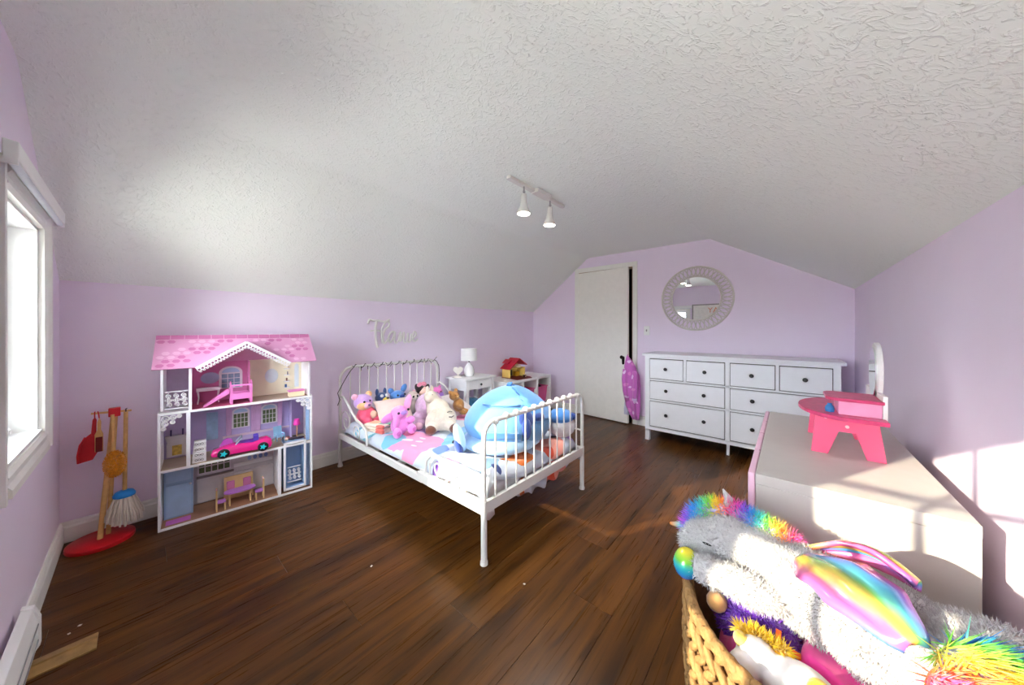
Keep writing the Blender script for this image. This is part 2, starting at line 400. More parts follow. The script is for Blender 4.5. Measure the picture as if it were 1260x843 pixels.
MB().tube([(.49,.047,1.738),(1.385,.047,1.738)], .010, 12).obj('roller', mat('blind_fabric', (220, 226, 232), .8), bl, world=True)
MB().bx(.475, .483, .02, .06, 1.725, 1.745).obj('bracket', white, bl, world=True)
MB().bx(1.392, 1.40, .02, .06, 1.725, 1.745).obj('bracket', white, bl, world=True)

# door ---------------------------------------------------------------------
dr = struct(thing('door_1', '', 'door', (.84, L, 0), -math.radians(4.2))); del dr['label']; del dr['category']
dw = .752
MB().bx(0, dw, -.036, 0, .012, 2.035).obj('door_slab', doorw, dr, smooth=False, bevel=.003)
for z in (1.80, .24): MB().tube([(0,-.040,z-.045),(0,-.040,z+.045)], .0075, 10).bx(-.004,.03,-.038,-.034,z-.045,z+.045).obj('hinge', trimw, dr)
hd = MB().prism(circ(.69, .86, .019, .019, 16, 0, PI)+circ(.69, .79, .016, .02, 16, PI, 2*PI), (-.042, -.035), lambda a, b, h: (a, h, b)).obj('escutcheon', mat('aged_bronze', (40, 36, 32), .38, .8), dr)
MB().lathe([(.008,0),(.008,.028),(.02,.034),(.024,.045),(.018,.058),(.0,.061)], (.69,-.04,.868), 16, rot=(PI/2,0,0)).obj('door_knob', MATS['aged_bronze'], hd)
ct = struct(thing('trim_1', '', 'trim', (1.2, L, 0))); del ct['label']; del ct['category']
MB().bx(DX0-.058, DX0, L-.018, L+.0, 0, DZ).obj('casing', trimw, ct, world=True, smooth=False, bevel=.003)
MB().bx(DX1, DX1+.058, L-.018, L+.0, 0, DZ).obj('casing', trimw, ct, world=True, smooth=False, bevel=.003)
MB().bx(DX0-.058, DX1+.058, L-.018, L, DZ, DZ+.06).obj('casing', trimw, ct, world=True, smooth=False, bevel=.003)
MB().bx(DX0, DX0+.008, L, L+.12, 0, DZ).bx(DX1-.012, DX1, L, L+.12, 0, DZ).bx(DX0, DX1, L, L+.12, DZ-.01, DZ).obj('door_jamb', mat('jamb_wood', (176, 150, 116), .6), ct, world=True, smooth=False)

# switch, heater, strip -----------------------------------------------------
sw = thing('light_switch', 'small white toggle light switch plate on the lilac wall beside the door', 'switch', (1.795, L, 1.21))
MB().bx(1.76, 1.83, L-.006, L, 1.155, 1.27).obj('plate', white, sw, world=True, bevel=.003)
MB().rbox((1.795, L-.01, 1.214), (.010, .018, .022), (.4, 0, 0)).obj('toggle', mat('switch_grey', (150, 150, 148), .4), sw, world=True)
ht = thing('baseboard_heater', 'white metal electric baseboard heater under the window', 'heater', (1.6, .016, .0))
MB().prism([(.016,.035),(.038,.035),(.052,.06),(.052,.15),(.040,.195),(.016,.205)], (1.04, 2.30), lambda a, b, h: (h, a, b)).obj('housing', white, ht, world=True, smooth=False, bevel=.002)
MB().bx(1.06, 2.28, .0525, .055, .075, .082).bx(1.06, 2.28, .0525, .055, .135, .14).obj('louver', mat('heater_grey', (150, 152, 156), .5), ht, world=True)  # two louver strips in a darker grey than the housing
MB().prism([(.016,.03),(.042,.03),(.057,.055),(.057,.155),(.043,.2),(.016,.21)], (1.03, 1.055), lambda a, b, h: (h, a, b)).obj('end_cap', white, ht, world=True, smooth=False)
for fx in (1.22, 2.2): MB().bx(fx, fx+.04, .018, .04, 0, .04).obj('foot', white, ht, world=True)
wsp = tag(MB().prism([(1.05,0),(1.15,0),(1.15,.006),(1.104,.014),(1.098,.008),(1.092,.014),(1.056,.010)], (.02, .19), lambda a, b, h: (a, h, b)).obj('floor_trim_strip', mat('light_oak', (150, 116, 66), .45, var=.25, vs=30), smooth=False, loc=(1.1,.1,0)), 'short light oak trim strip lying on the dark floor by the heater', 'wood strip')

# ------------------------------------------------------------ track light
tk = thing('track_light', 'white ceiling track light with two lit spot heads', 'light', (1.75, 2.24, ZC))
MB().prism(circ(0, 2.57, .018, .018, 10, 0, PI)+circ(0, 1.91, .018, .018, 10, PI, 2*PI), (ZC-.022, ZC), lambda a, b, h: (1.75+a, b, h)).obj('track', metalw, tk, world=True, bevel=.002)
MB().bx(1.735, 1.80, 2.17, 2.34, ZC-.03, ZC).obj('power_box', metalw, tk, world=True, bevel=.003)
chrome = mat('chrome', (190, 190, 192), .2, 1)
for yy, tilt in ((2.06, .02), (2.385, .05)):
    hp = Vector((1.755, yy, ZC-.075))
    h = MB()
    h.lathe([(.001,.0),(.020,.0),(.021,-.05),(.022,-.055),(.028,-.085),(.046,-.125),(.047,-.135),(.001,-.135)][::-1], hp, 20, rot=(0, tilt, 0))
    ho = h.obj('spot_head', metalw, tk, world=True)
    MB().tube([(1.755, yy, ZC-.018), (1.755, yy, ZC-.078)], .006, 8).ell((1.755, yy, ZC-.058), .010).obj('swivel', chrome, ho, world=True)
    d = Vector((0,0,-.1352)); d.rotate(Euler((0, tilt, 0)))
    MB().lathe([(.001,0),(.042,0),(.042,-.003),(.001,-.004)][::-1], hp+d, 20, rot=(0, tilt, 0)).obj('bulb_face', mat('lit_bulb', (255, 246, 232), .5, emit=9, var=0), ho, world=True)
    lp = bpy.data.lights.new('spot_lamp', 'SPOT'); lp.energy = 28; lp.spot_size = 2.4; lp.spot_blend = .8; lp.shadow_soft_size = .04; lp.color = (1, .97, .93)
    lo = bpy.data.objects.new('spot_lamp', lp); COL.objects.link(lo); lo.location = hp+d*1.08

# ------------------------------------------------------------ round mirror
MC = Vector((2.345, L+.007, 1.585)); ro, ri = .372, .248
mi = thing('round_mirror', 'round wall mirror in an openwork woven whitewashed frame', 'mirror', MC)
mirm = mat('mirror_silver', (236, 240, 240), .015, 1, var=0)
fm = mat('whitewashed_wood', (212, 207, 201), .6, var=.06, vs=60)
MB().prism(circ(0, 0, ri+.01, n=64), (0, .012), lambda a, b, h: (a, -.012-h, b)).obj('mirror_glass', mirm, mi, smooth=False)
MB().tube([(a, -.022, b) for a, b in circ(0,0,ri+.006,n=72)], .011, 8, True).obj('inner_ring', fm, mi)
MB().tube([(a, -.016, b) for a, b in circ(0,0,ro-.008,n=72)], .010, 8, True).obj('outer_ring', fm, mi)
K = 22
for ph in (0, PI):
    m = MB(); pts = []
    for i in range(K*10):
        a = 2*PI*i/(K*10); rr = (ri+ro)/2 + (ro-ri-.024)/2*math.sin(K*a+ph)
        pts.append((rr*math.cos(a), -.018-.004*math.cos(K*a+ph), rr*math.sin(a)))
    m.tube(pts, .0058, 6, True).obj('woven_strand', fm, mi)
# framed picture between the windows (seen in the mirror)
pc = thing('framed_picture', 'white framed picture with orange letters between the two windows', 'picture', (1.77, 0, 1.3))
MB().bx(1.42, 2.06, 0, .012, 1.0, 1.80).obj('print', mat('print_paper', (238, 236, 230), .6), pc, world=True, smooth=False)
plate(rect(1.40, 2.08, .98, 1.82), [rect(1.425, 2.055, 1.005, 1.795)], (0, .025), lambda a, b, h: (a, h, b)).obj('frame', mat('frame_grey', (150, 148, 146), .5), pc, world=True, smooth=False)
cu = bpy.data.curves.new('lettering', 'FONT'); cu.body = 'AY'; cu.size = .17; cu.extrude = .001; cu.align_x = 'CENTER'
to = bpy.data.objects.new('lettering_tmp', cu); COL.objects.link(to); bpy.context.view_layer.update()
me = bpy.data.meshes.new_from_object(to.evaluated_get(bpy.context.evaluated_depsgraph_get())); bpy.data.objects.remove(to)
lo = bpy.data.objects.new('lettering', me); me.materials.clear(); me.materials.append(mat('orange_ink', (226, 150, 110), .6)); COL.objects.link(lo)
lo.parent = pc; lo.location = (.06, .0135, .32); lo.rotation_euler = (PI/2, 0, PI)

# ------------------------------------------------------------ white eight-drawer dresser on the far wall
dy0, dy1, dx0, dx1 = 3.995, 4.485, 1.912, 3.512
ds = thing('dresser', 'long white eight-drawer dresser with black round knobs under the round mirror', 'dresser', ((dx0+dx1)/2, dy0, 0))
dwm = mat('dresser_white', (240, 243, 247), .36, var=.012)
gapm = mat('gap_dark', (46, 46, 50), .7)
MB().bx(dx0, dx1, dy0-.012, dy1, .935, .96).obj('top', dwm, ds, world=True, smooth=False, bevel=.004)
MB().bx(dx0+.05, dx1-.05, dy0+.03, dy1-.005, .14, .935).obj('carcass', gapm, ds, world=True, smooth=False)
xm = (dx0+dx1)/2
rows = [(.905, .683), (.663, .458), (.438, .158)]
fr = MB()
for xa in (dx0+.03, dx1-.075): fr.bx(xa, xa+.045, dy0+.004, dy0+.035, .10, .935)
fr.bx(dx0+.075, dx1-.075, dy0+.006, dy0+.034, .908, .935).bx(dx0+.075, dx1-.075, dy0+.006, dy0+.034, .118, .152)
for za, zb in ((.665, .681), (.440, .456)): fr.bx(dx0+.075, dx1-.075, dy0+.006, dy0+.034, za, zb)
fr.bx(xm-.018, xm+.018, dy0+.006, dy0+.034, .14, .92)
for xc in ((dx0+.075+xm-.018)/2, (dx1-.075+xm+.018)/2): fr.bx(xc-.012, xc+.012, dy0+.006, dy0+.034, .67, .92)
fr.obj('front_frame', dwm, ds, world=True, smooth=False)
MB().bx(dx0+.03, dx0+.052, dy0+.035, dy1-.04, .12, .935).obj('side_panel', dwm, ds, world=True, smooth=False)
MB().bx(dx1-.052, dx1-.03, dy0+.035, dy1-.04, .12, .935).obj('side_panel', dwm, ds, world=True, smooth=False)
for xa in (dx0+.03, dx1-.075):
    for ya in (dy0+.004, dy1-.05):
        MB().bx(xa, xa+.045, ya, ya+.045, 0, .935 if ya > 4.2 else .12).obj('leg', dwm, ds, world=True, smooth=False)
MB().bx(xm-.012, xm+.012, dy0+.05, dy0+.08, 0, .14).obj('leg', dwm, ds, world=True, smooth=False)
knob_m = mat('knob_black', (26, 25, 26), .35)
def drawer(xa, xb, za, zb, ks):
    d = MB().bx(xa+.006, xb-.006, dy0+.002, dy0+.03, zb+.006, za-.006).obj('drawer', dwm, ds, world=True, smooth=False, bevel=.002)
    for kx in ks:
        MB().lathe([(.007,0),(.007,.012),(.016,.016),(.018,.022),(.012,.028),(.001,.029)], (kx, dy0+.002, (za+zb)/2+.005), 14, rot=(PI/2,0,0)).obj('knob', knob_m, d, world=True)
for ha, hb in ((dx0+.075, xm-.018), (xm+.018, dx1-.075)):
    hm = (ha+hb)/2; k1, k2 = (ha+hm)/2, (hm+hb)/2
    drawer(ha, hm-.012, rows[0][0], rows[0][1], [k1-.006]); drawer(hm+.012, hb, rows[0][0], rows[0][1], [k2+.006])
    for r in rows[1:]: drawer(ha, hb, r[0], r[1], [k1, k2])

# ------------------------------------------------------------ pink hooded robe hanging at the door edge
rp = pmat('robe_print', (206, 110, 196), [(.012*((i*7) % 11)-.06, .16*(i//3)-.75+.03*(i % 3), .017, .024, .3*i, (238, 206, 240) if i % 2 else (226, 140, 208)) for i in range(16)], .9, .03, 14, 'xz', .5, .5, 60)
rb = thing('robe', 'pink and purple fleece robe with pale spots hanging from the door edge', 'robe', (1.64, 4.40, .90))
def cloth_column(levels, n=40):
    vs, fs = [], []
    for (z, cx, cy, rx, ry, am, fq, ph) in levels:
        for k in range(n):
            a = 2*PI*k/n; q = 1+am*math.sin(fq*a+ph)
            vs.append((cx+rx*q*math.cos(a), cy+ry*q*math.sin(a), z))
    for i in range(len(levels)-1):
        for k in range(n): fs.append((i*n+k, i*n+(k+1) % n, (i+1)*n+(k+1) % n, (i+1)*n+k))
    fs.append(tuple(range(n-1,-1,-1))); fs.append(tuple((len(levels)-1)*n+k for k in range(n)))
    return MB().add(vs, fs)
lv = [(.895,1.587,4.40,.006,.006,0,5,0),(.87,1.592,4.40,.02,.02,.05,5,0),(.82,1.605,4.395,.045,.035,.08,5,.4),(.76,1.62,4.39,.07,.045,.06,5,.8),(.735,1.625,4.39,.076,.048,.05,5,1),
      (.72,1.63,4.39,.068,.042,.08,5,1),(.65,1.645,4.39,.082,.045,.2,5,1.1),(.52,1.65,4.39,.085,.045,.26,5,1.2),(.38,1.65,4.395,.082,.045,.3,5,1.3),(.26,1.655,4.40,.075,.04,.32,5,1.4),(.15,1.675,4.405,.05,.03,.32,5,1.5),(.085,1.69,4.41,.035,.02,.3,5,1.6)]
cloth_column(lv).obj('robe_body', rp, rb, world=True, angle=180)
MB().tube([(1.575,4.352,.72),(1.568,4.345,.60),(1.578,4.345,.45),(1.60,4.35,.32)], [.028,.032,.03,.024], 12).obj('sleeve', rp, rb, world=True, angle=180)
MB().tube([(1.70,4.35,.70),(1.712,4.342,.58),(1.708,4.342,.45),(1.70,4.345,.36)], [.026,.03,.03,.026], 12).obj('sleeve', rp, rb, world=True, angle=180)
MB().tube([(1.70,4.344,.365),(1.70,4.344,.335)], .029, 12).obj('cuff', mat('robe_cuff', (226, 196, 236), .9, sheen=.4), rb, world=True)
MB().tube([(1.587,4.40,.885),(1.592,4.408,.905),(1.584,4.425,.905)], .004, 6).obj('hanging_loop', rp, rb, world=True)
cloth_column([(.30,1.585,4.40,.03,.02,.1,4,0),(.2,1.583,4.40,.036,.02,.15,4,0),(.135,1.583,4.40,.034,.02,.15,4,.3)]).obj('lining', mat('robe_lining', (206, 204, 226), .9, sheen=.4), rb, world=True, angle=180)

# ------------------------------------------------------------ white chest with pink fronts along the right wall
CX0, CX1, CY0, CY1, CZ = 3.075, 3.535, 1.69, 2.80, .73
ch = thing('low_chest', 'low white chest with pink front panels standing along the right wall', 'chest', ((CX0+CX1)/2, (CY0+CY1)/2, 0))
cwm = mat('chest_white', (188, 184, 178), .45, var=.02)
cpk = mat('chest_pink', (226, 186, 206), .4, var=.03)
MB().bx(CX0, CX1, CY0+.002, CY1-.002, .012, CZ-.036).obj('body', cwm, ch, world=True, smooth=False, bevel=.002)
MB().bx(CX0, CX1, CY0, CY1, CZ-.035, CZ).obj('top', cwm, ch, world=True, smooth=False, bevel=.002)
for a, b in ((CY0, 1.976), (1.983, 2.256), (2.263, 2.521), (2.528, CY1)):
    MB().bx(CX0-.021, CX0-.001, a, b, .03, CZ).obj('front_panel', cpk, ch, world=True, smooth=False, bevel=.005)
for xx in (CX0+.02, CX1-.06):
    for yy in (CY0+.03, CY1-.07): MB().bx(xx, xx+.04, yy, yy+.04, 0, .014).obj('foot', cwm, ch, world=True, smooth=False)

# ------------------------------------------------------------ toy vanity on the chest
hp1 = mat('hot_pink', (240, 96, 134), .32, var=.02); hp2 = mat('raspberry', (206, 66, 112), .3, var=.12, vs=40); hp3 = mat('soft_pink', (240, 160, 196), .4)
va = thing('toy_vanity', 'pink wooden toy vanity table with white oval mirror on the white chest', 'toy vanity', (3.32, 2.27, CZ))
side = [(3.232,0),(3.282,0),(3.312,.095),(3.358,.095),(3.388,0),(3.438,0),(3.418,.152),(3.245,.152)]
for ya in (2.10, 2.41):
    p = MB().prism(side, (ya, ya+.016), lambda a, b, h: (a, h, CZ+b)).obj('side_panel', hp1, va, world=True, smooth=False, bevel=.002)
    for sx, sz in ((3.335, .118), (3.275, .147), (3.39, .147)):
        MB().lathe([(.001,0),(.006,0),(.006,.004),(.001,.005)], (sx, ya+.001, CZ+sz), 10, rot=(PI/2,0,0)).obj('screw_cap', mat('cap_white', (236, 210, 216), .4), p, world=True)
tp = circ(3.345, 2.265, .150, .235, 30, PI/2, 3*PI/2) + [(3.435, 2.03), (3.435, 2.50)]
MB().prism(tp, (CZ+.150, CZ+.166), lambda a, b, h: (a, b, h)).obj('tabletop', hp2, va, world=True, smooth=False, bevel=.003)
for ya, yb in ((2.09, 2.27),):
    MB().bx(3.31, 3.425, ya, yb, CZ+.166, CZ+.218).obj('drawer_box', hp3, va, world=True, smooth=False, bevel=.002)
    MB().prism([(3.275,ya+.03),(3.285,ya+.005),(3.31,ya-.008),(3.43,ya-.008),(3.43,yb+.008),(3.31,yb+.008),(3.285,yb-.005),(3.275,yb-.03)], (CZ+.218, CZ+.230), lambda a, b, h: (a, b, h)).obj('lid', hp2, va, world=True, smooth=False, bevel=.002)
MB().bx(3.426, 3.438, 2.09, 2.44, CZ+.15, CZ+.25).obj('back_board', mat('vanity_white', (232, 230, 228), .4), va, world=True, smooth=False)
mo = MB().prism(circ(2.265, CZ+.325, .088, .12, 40), (3.426, 3.442), lambda a, b, h: (h, a, b)).obj('mirror_frame', MATS['vanity_white'], va, world=True, bevel=.004)
MB().prism(circ(2.265, CZ+.325, .068, .10, 40), (3.421, 3.4275), lambda a, b, h: (h, a, b)).obj('mirror_glass', mirm, mo, world=True, smooth=False)
bj = tag(MB().lathe([(.001,0),(.013,0),(.015,.012),(.012,.024),(.007,.028),(.007,.034),(.001,.035)], (0,0,0), 14).obj('toy_bottle', mat('toy_blue', (48, 120, 180), .3)), 'small blue toy bottle on the pink vanity tabletop', 'toy bottle'); bj.location = (3.288, 2.125, CZ+.166)

# ------------------------------------------------------------ bed frame
be = thing('bed_frame', 'white enamelled metal bed frame with rounded slatted ends and scroll guards', 'bed', (1.03, 2.0, 0))
YA, YB, XH, XF = 1.475, 2.525, .115, 1.955
def P(mb, nm, m=metalw, par=be, **k): return mb.obj(nm, m, par, world=True, **k)
def arch(x, zt, r, zb):
    pts = [(x, YA, zb), (x, YA, zt-r)]
    pts += [(x, YA+r-r*math.cos(t), zt-r+r*math.sin(t)) for t in [PI/2*i/8 for i in range(1, 9)]]
    pts += [(x, YB-r+r*math.sin(t), zt-r+r*math.cos(t)) for t in [PI/2*i/8 for i in range(0, 9)]]
    return pts + [(x, YB, zt-r), (x, YB, zb)]
P(MB().tube(arch(XH, .885, .11, .20), .0125, 10), 'headboard_hoop'); P(MB().tube(arch(XF, .735, .075, .20), .0125, 10), 'footboard_hoop')
for x, zt in ((XH, .885), (XF, .735)):
    P(MB().bx(x-.012, x+.012, YA+.01, YB-.01, .265, .325), 'end_rail', smooth=False, bevel=.003)
    for k in range(1, 12):
        y = YA+(YB-YA)*k/12
        zz = zt if .1 < y-YA < .95 else zt-.012
        b = P(MB().tube([(x, y, .30), (x, y, zz)], .0055, 8), 'bar')
        if x == XF: P(MB().ell((x, y, zz+.007), .0205, n=12, m=8), 'ball_knob', par=b)
    for y in (YA, YB):
        g = P(MB().tube([(x, y, .012), (x, y, .33)], .0165, 12), 'leg'); P(MB().lathe([(.021,0),(.021,.014),(.018,.02),(.001,.02)], (x, y, 0), 12), 'foot_cap', par=g)
for y, s in ((YA, -1), (YB, 1)):
    r = P(MB().bx(XH, 1.40, y-.012, y+.012, .255, .30), 'side_rail', smooth=False, bevel=.003)
    P(MB().bx(1.36, XF, y-.017, y+.017, .262, .322), 'side_rail_sleeve', smooth=False, bevel=.003)
    # head guard: curved bar falling from the head post
    P(MB().tube([(XH, y, .62), (.17, y, .632), (.25, y, .60), (.35, y, .53), (.45, y, .475), (.55, y, .455), (.615, y, .42), (.63, y, .36), (.63, y, .295)], .010, 10), 'head_guard')
    def sc(pts, nm='scroll'): P(MB().tube([(a, y, b) for a, b in pts], .0045, 6), nm)
    sc([(.14, .30)] + [(.14, .40)] + spiral(.24, .425, .10, .02, PI, -1.4)); sc(spiral(.44, .37, .075, .015, PI*1.5, 1.4))
    # foot guard: rounded hoop with two facing scrolls
    P(MB().tube([(1.42, y, .30), (1.44, y, .40), (1.49, y, .448), (1.56, y, .46), (1.75, y, .458), (XF, y, .452)], .0065, 8), 'foot_guard')
    sc([(1.475, .32), (1.475, .40)] + spiral(1.56, .392, .066, .015, PI*.9, -1.5) ); sc([(1.62, .325)] + spiral(1.76, .37, .085, .02, PI, -1.6)); sc([(1.56, .322), (1.64, .33), (1.69, .38)])
P(MB().bx(1.02, 1.05, YA+.01, YB-.01, .25, .28), 'cross_slat', smooth=False)

mt = tag(MB().bx(.18, 1.90, YA+.05, YB-.05, .272, .368).obj('mattress', mat('mattress_white', (232, 232, 234), .85), bevel=.03, segs=4, loc=(1.04, 2.0, .272)), 'thin white mattress lying on the metal bed frame', 'mattress')

# printed bedding -----------------------------------------------------------
def grid_mesh(x0, x1, y0, y1, nx, ny, zf):
    vs = [(x0+(x1-x0)*i/nx, y0+(y1-y0)*j/ny) for i in range(nx+1) for j in range(ny+1)]
    vs = [zf(x, y) for x, y in vs]
    fs = [(i*(ny+1)+j, (i+1)*(ny+1)+j, (i+1)*(ny+1)+j+1, i*(ny+1)+j+1) for i in range(nx) for j in range(ny)]
    return MB().add(vs, fs)
from mathutils import noise as mn
def quilt(x, y):
    e = min(y-(YA+.0165), YB-.0165-y); ex = min(x-.13, 1.945-x)
    z = .395 + .012*mn.noise((x*4, y*4, 1)) + .006*mn.noise((x*11, y*11, 3))
    foot = max(0, min(1, (x-1.30)/.15)); puff = foot*max(0, 1-abs(y-1.60)/.22)
    z += .055*puff*(1+.5*mn.noise((x*7, y*7, 5))) + .02*foot
    d = max(0, 1-e/.07); z -= (.075+.04*foot)*d*d; dx = max(0, 1-ex/.06); z -= .07*dx*dx
    q = ((x-1.63)/.285)**2+((y-2.03)/.33)**2            # pressed flat under the big plush
    k = max(0, min(1, (1.3-q)/.3)); z = z*(1-k)+min(z, .404)*k
    return (x, y, z)
Q = []
pk, tl, bl2, pu, og, sa, nv, gy = (236, 152, 190), (124, 194, 212), (140, 190, 234), (184, 164, 226), (226, 116, 36), (240, 160, 140), (40, 60, 120), (120, 160, 186)
Q += [(.62-1.03, 1.62-2, .30, .10, .5, tl), (.62-1.03, 1.62-2, .25, .075, .5, (222, 238, 250)),
      (1.02-1.03, 1.66-2, .27, .15, .25, pk), (1.16-1.03, 1.60-2, .10, .16, .4, pk), (.88-1.03, 1.57-2, .10, .07, .2, tl), (.99-1.03, 1.62-2, .045, .02, .4, (248, 218, 232)), (1.08-1.03, 1.66-2, .03, .018, .4, (248, 218, 232)), (1.04-1.03, 1.72-2, .035, .018, .2, (248, 218, 232)), (1.12-1.03, 1.58-2, .022, .014, .2, (248, 218, 232)),
      (1.20-1.03, 1.95-2, .09, .28, .5, tl), (1.12-1.03, 2.0-2, .05, .16, .3, bl2), (.92-1.03, 1.85-2, .10, .05, .8, pu), (1.38-1.03, 1.72-2, .12, .05, 1.0, bl2), (1.45-1.03, 1.58-2, .07, .04, .2, (120, 150, 222)), (1.50-1.03, 1.50-2, .03, .02, 0, (110, 60, 160)),
      (1.62-1.03, 1.53-2, .06, .05, .6, (240, 206, 232)), (1.74-1.03, 1.56-2, .05, .035, .2, (244, 214, 236)), (1.86-1.03, 1.62-2, .04, .10, .3, gy), (1.90-1.03, 1.62-2, .02, .03, .3, nv),
      (1.86-1.03, 1.90-2, .07, .10, .2, og), (1.80-1.03, 1.80-2, .05, .02, .9, og), (1.86-1.03, 2.22-2, .10, .15, .1, sa), (1.90-1.03, 2.14-2, .045, .05, 0, (226, 84, 52)), (1.80-1.03, 2.36-2, .03, .025, 0, (30, 24, 30)), (1.87-1.03, 2.44-2, .05, .04, .4, pu), (1.9-1.03, 2.47-2, .03, .018, .4, nv),
      (.45-1.03, 2.2-2, .12, .2, .3, tl), (.8-1.03, 2.3-2, .15, .1, .3, pk), (1.4-1.03, 2.3-2, .1, .12, .3, bl2)]
qm = pmat('bedding_print', (204, 214, 226), Q, .85, .035, 7, 'xy', .2, .25, 26)
qo = grid_mesh(.13, 1.945, YA+.0165, YB-.0165, 120, 70, quilt).obj('comforter', qm, loc=(1.03, 2.0, .40), angle=180)
sd = qo.modifiers.new('thick', 'SOLIDIFY'); sd.thickness = .012; sd.offset = -1
tag(qo, 'white comforter with pink, teal and orange sea print on the bed', 'bedding')
def hem(x, y):
    return (x, y, 0)
hm = MB(); pts = []
vs = []; fs = []; n = 40
for i in range(n+1):
    y = 1.72+(2.42-1.72)*i/n; lowz = .262-.075*math.sin(PI*i/n)**.6+.012*math.sin(i*.9)
    for j in range(5): t = j/4; vs.append((1.925+.012*math.sin(i*.7+t), y, .31+(lowz-.31)*t))
for i in range(n):
    for j in range(4): fs.append((i*5+j, (i+1)*5+j, (i+1)*5+j+1, i*5+j+1))
ho = MB().add(vs, fs).obj('hanging_edge', qm, qo, world=True, angle=180); hs = ho.modifiers.new('thick', 'SOLIDIFY'); hs.thickness = .006
MB().add([(1.93,1.505,.28),(1.945,1.56,.28),(1.942,1.57,.215),(1.935,1.535,.195),(1.93,1.50,.21)],[(0,1,2,3,4)]).obj('hanging_corner', mat('sheet_white', (236, 236, 240), .85), qo, world=True).modifiers.new('thick','SOLIDIFY').thickness = .005
# folded blanket at the head corner
fb = thing('folded_blanket', 'folded peach and green printed blanket beside the head guard', 'blanket', (.62, 1.578, .40))
bm_ = pmat('blanket_print', (238, 222, 206), [(-.06,0,.06,.05,.4,(244,176,140)),(.05,.03,.05,.03,.9,(120,180,150)),(.1,-.05,.05,.04,.2,(236,120,110)),(-.12,.06,.04,.03,.2,(60,110,90))], .9, .03, 12)
for i, (dz, rz, tx) in enumerate(((0, .25, 0), (.022, .33, .03), (.044, .28, -.02))):
    MB().rbox((.62, 1.578, .408+dz), (.21, .12, .02), (0, tx, rz)).obj('fold', bm_, fb, world=True, bevel=.009, segs=3)

# ------------------------------------------------------------ nightstand, lamp, heart, cube shelf
ns = thing('nightstand', 'small white side table with one drawer standing beside the bed', 'side table', (.22, 2.95, 0))
nx0, nx1, ny0, ny1, nz = .04, .405, 2.70, 3.20, .66
MB().bx(nx0, nx1, ny0, ny1, nz-.022, nz).obj('tabletop', white, ns, world=True, smooth=False, bevel=.004)
for xx in (nx0+.02, nx1-.065):
    for yy in (ny0+.025, ny1-.07):
        MB().prism([(0,.0),(.045,.0),(.045,1),(0,1)], (0,1), lambda a, b, h, xx=xx, yy=yy: (xx+(a if h < .5 else a), yy+.045*h, b*(nz-.022))).obj('leg', white, ns, world=True, smooth=False, bevel=.003)
MB().bx(nx0+.03, nx1-.03, ny0+.03, ny0+.05, nz-.14, nz-.022).obj('apron', white, ns, world=True, smooth=False)
MB().bx(nx0+.03, nx1-.03, ny1-.05, ny1-.03, nz-.14, nz-.022).obj('apron', white, ns, world=True, smooth=False)
MB().bx(nx0+.03, nx0+.045, ny0+.05, ny1-.05, nz-.14, nz-.022).obj('apron', white, ns, world=True, smooth=False)
nd = MB().bx(nx1-.045, nx1-.024, ny0+.072, ny1-.072, nz-.135, nz-.03).obj('drawer', white, ns, world=True, smooth=False, bevel=.002)
MB().lathe([(.006,0),(.006,.01),(.014,.014),(.015,.02),(.008,.026),(.001,.027)], (nx1-.024, 2.95, nz-.083), 14, rot=(0,PI/2,0)).obj('knob', black, nd, world=True)

tl_ = thing('table_lamp', 'white table lamp with drum shade standing on the side table', 'lamp', (.20, 2.93, nz))
MB().lathe([(.001,0),(.048,0),(.056,.01),(.066,.045),(.064,.08),(.045,.125),(.022,.15),(.018,.165),(.001,.165)], (0,0,0), 24).obj('lamp_base', mat('lamp_ceramic', (236, 236, 236), .2, coat=.4, var=.01), tl_)
MB().tube([(0,0,.165),(0,0,.20)], .009, 10).obj('socket', mat('socket_dark', (60, 50, 46), .5), tl_)
sh = [(.094,.19),(.098,.19),(.096,.335),(.092,.335)]
m = MB(); n = 40
vs = [(r*math.cos(2*PI*k/n), r*math.sin(2*PI*k/n), z) for r, z in ((.098,.19),(.095,.335),(.092,.335),(.095,.19)) for k in range(n)]
fs = [(i*n+k, i*n+(k+1) % n, ((i+1) % 4)*n+(k+1) % n, ((i+1) % 4)*n+k) for i in range(4) for k in range(n)]
m.add(vs, fs).obj('lamp_shade', mat('shade_fabric', (240, 240, 238), .8, bump=.2, bs=200, var=.02), tl_)
MB().tube([(-.05,-.02,.006),(-.12,-.03,.004),(-.158,-.05,.003),(-.172,-.07,-.012),(-.173,-.1,-.08),(-.172,-.13,-.3),(-.172,-.14,-.51)], .003, 6).obj('cord', black, tl_)
hh = thing('heart_ornament', 'white heart-shaped ornament standing on the side table', 'ornament', (.19, 2.765, nz))
hpts = [(.00362*(16*math.sin(t)**3), .00362*(13*math.cos(t)-5*math.cos(2*t)-2*math.cos(3*t)-math.cos(4*t))) for t in [2*PI*i/40 for i in range(40)]]
cer = mat('ornament_white', (238, 234, 224), .3, coat=.3, var=.02)
MB().prism(hpts, (-.018, .018), lambda a, b, h: (h, a, b+.082)).obj('heart', cer, hh, bevel=.01, segs=3)
MB().lathe([(.001,0),(.05,0),(.05,.012),(.03,.022),(.001,.024)], (0,0,0), 20).obj('base', cer, hh)
hh.rotation_euler.z = -.5

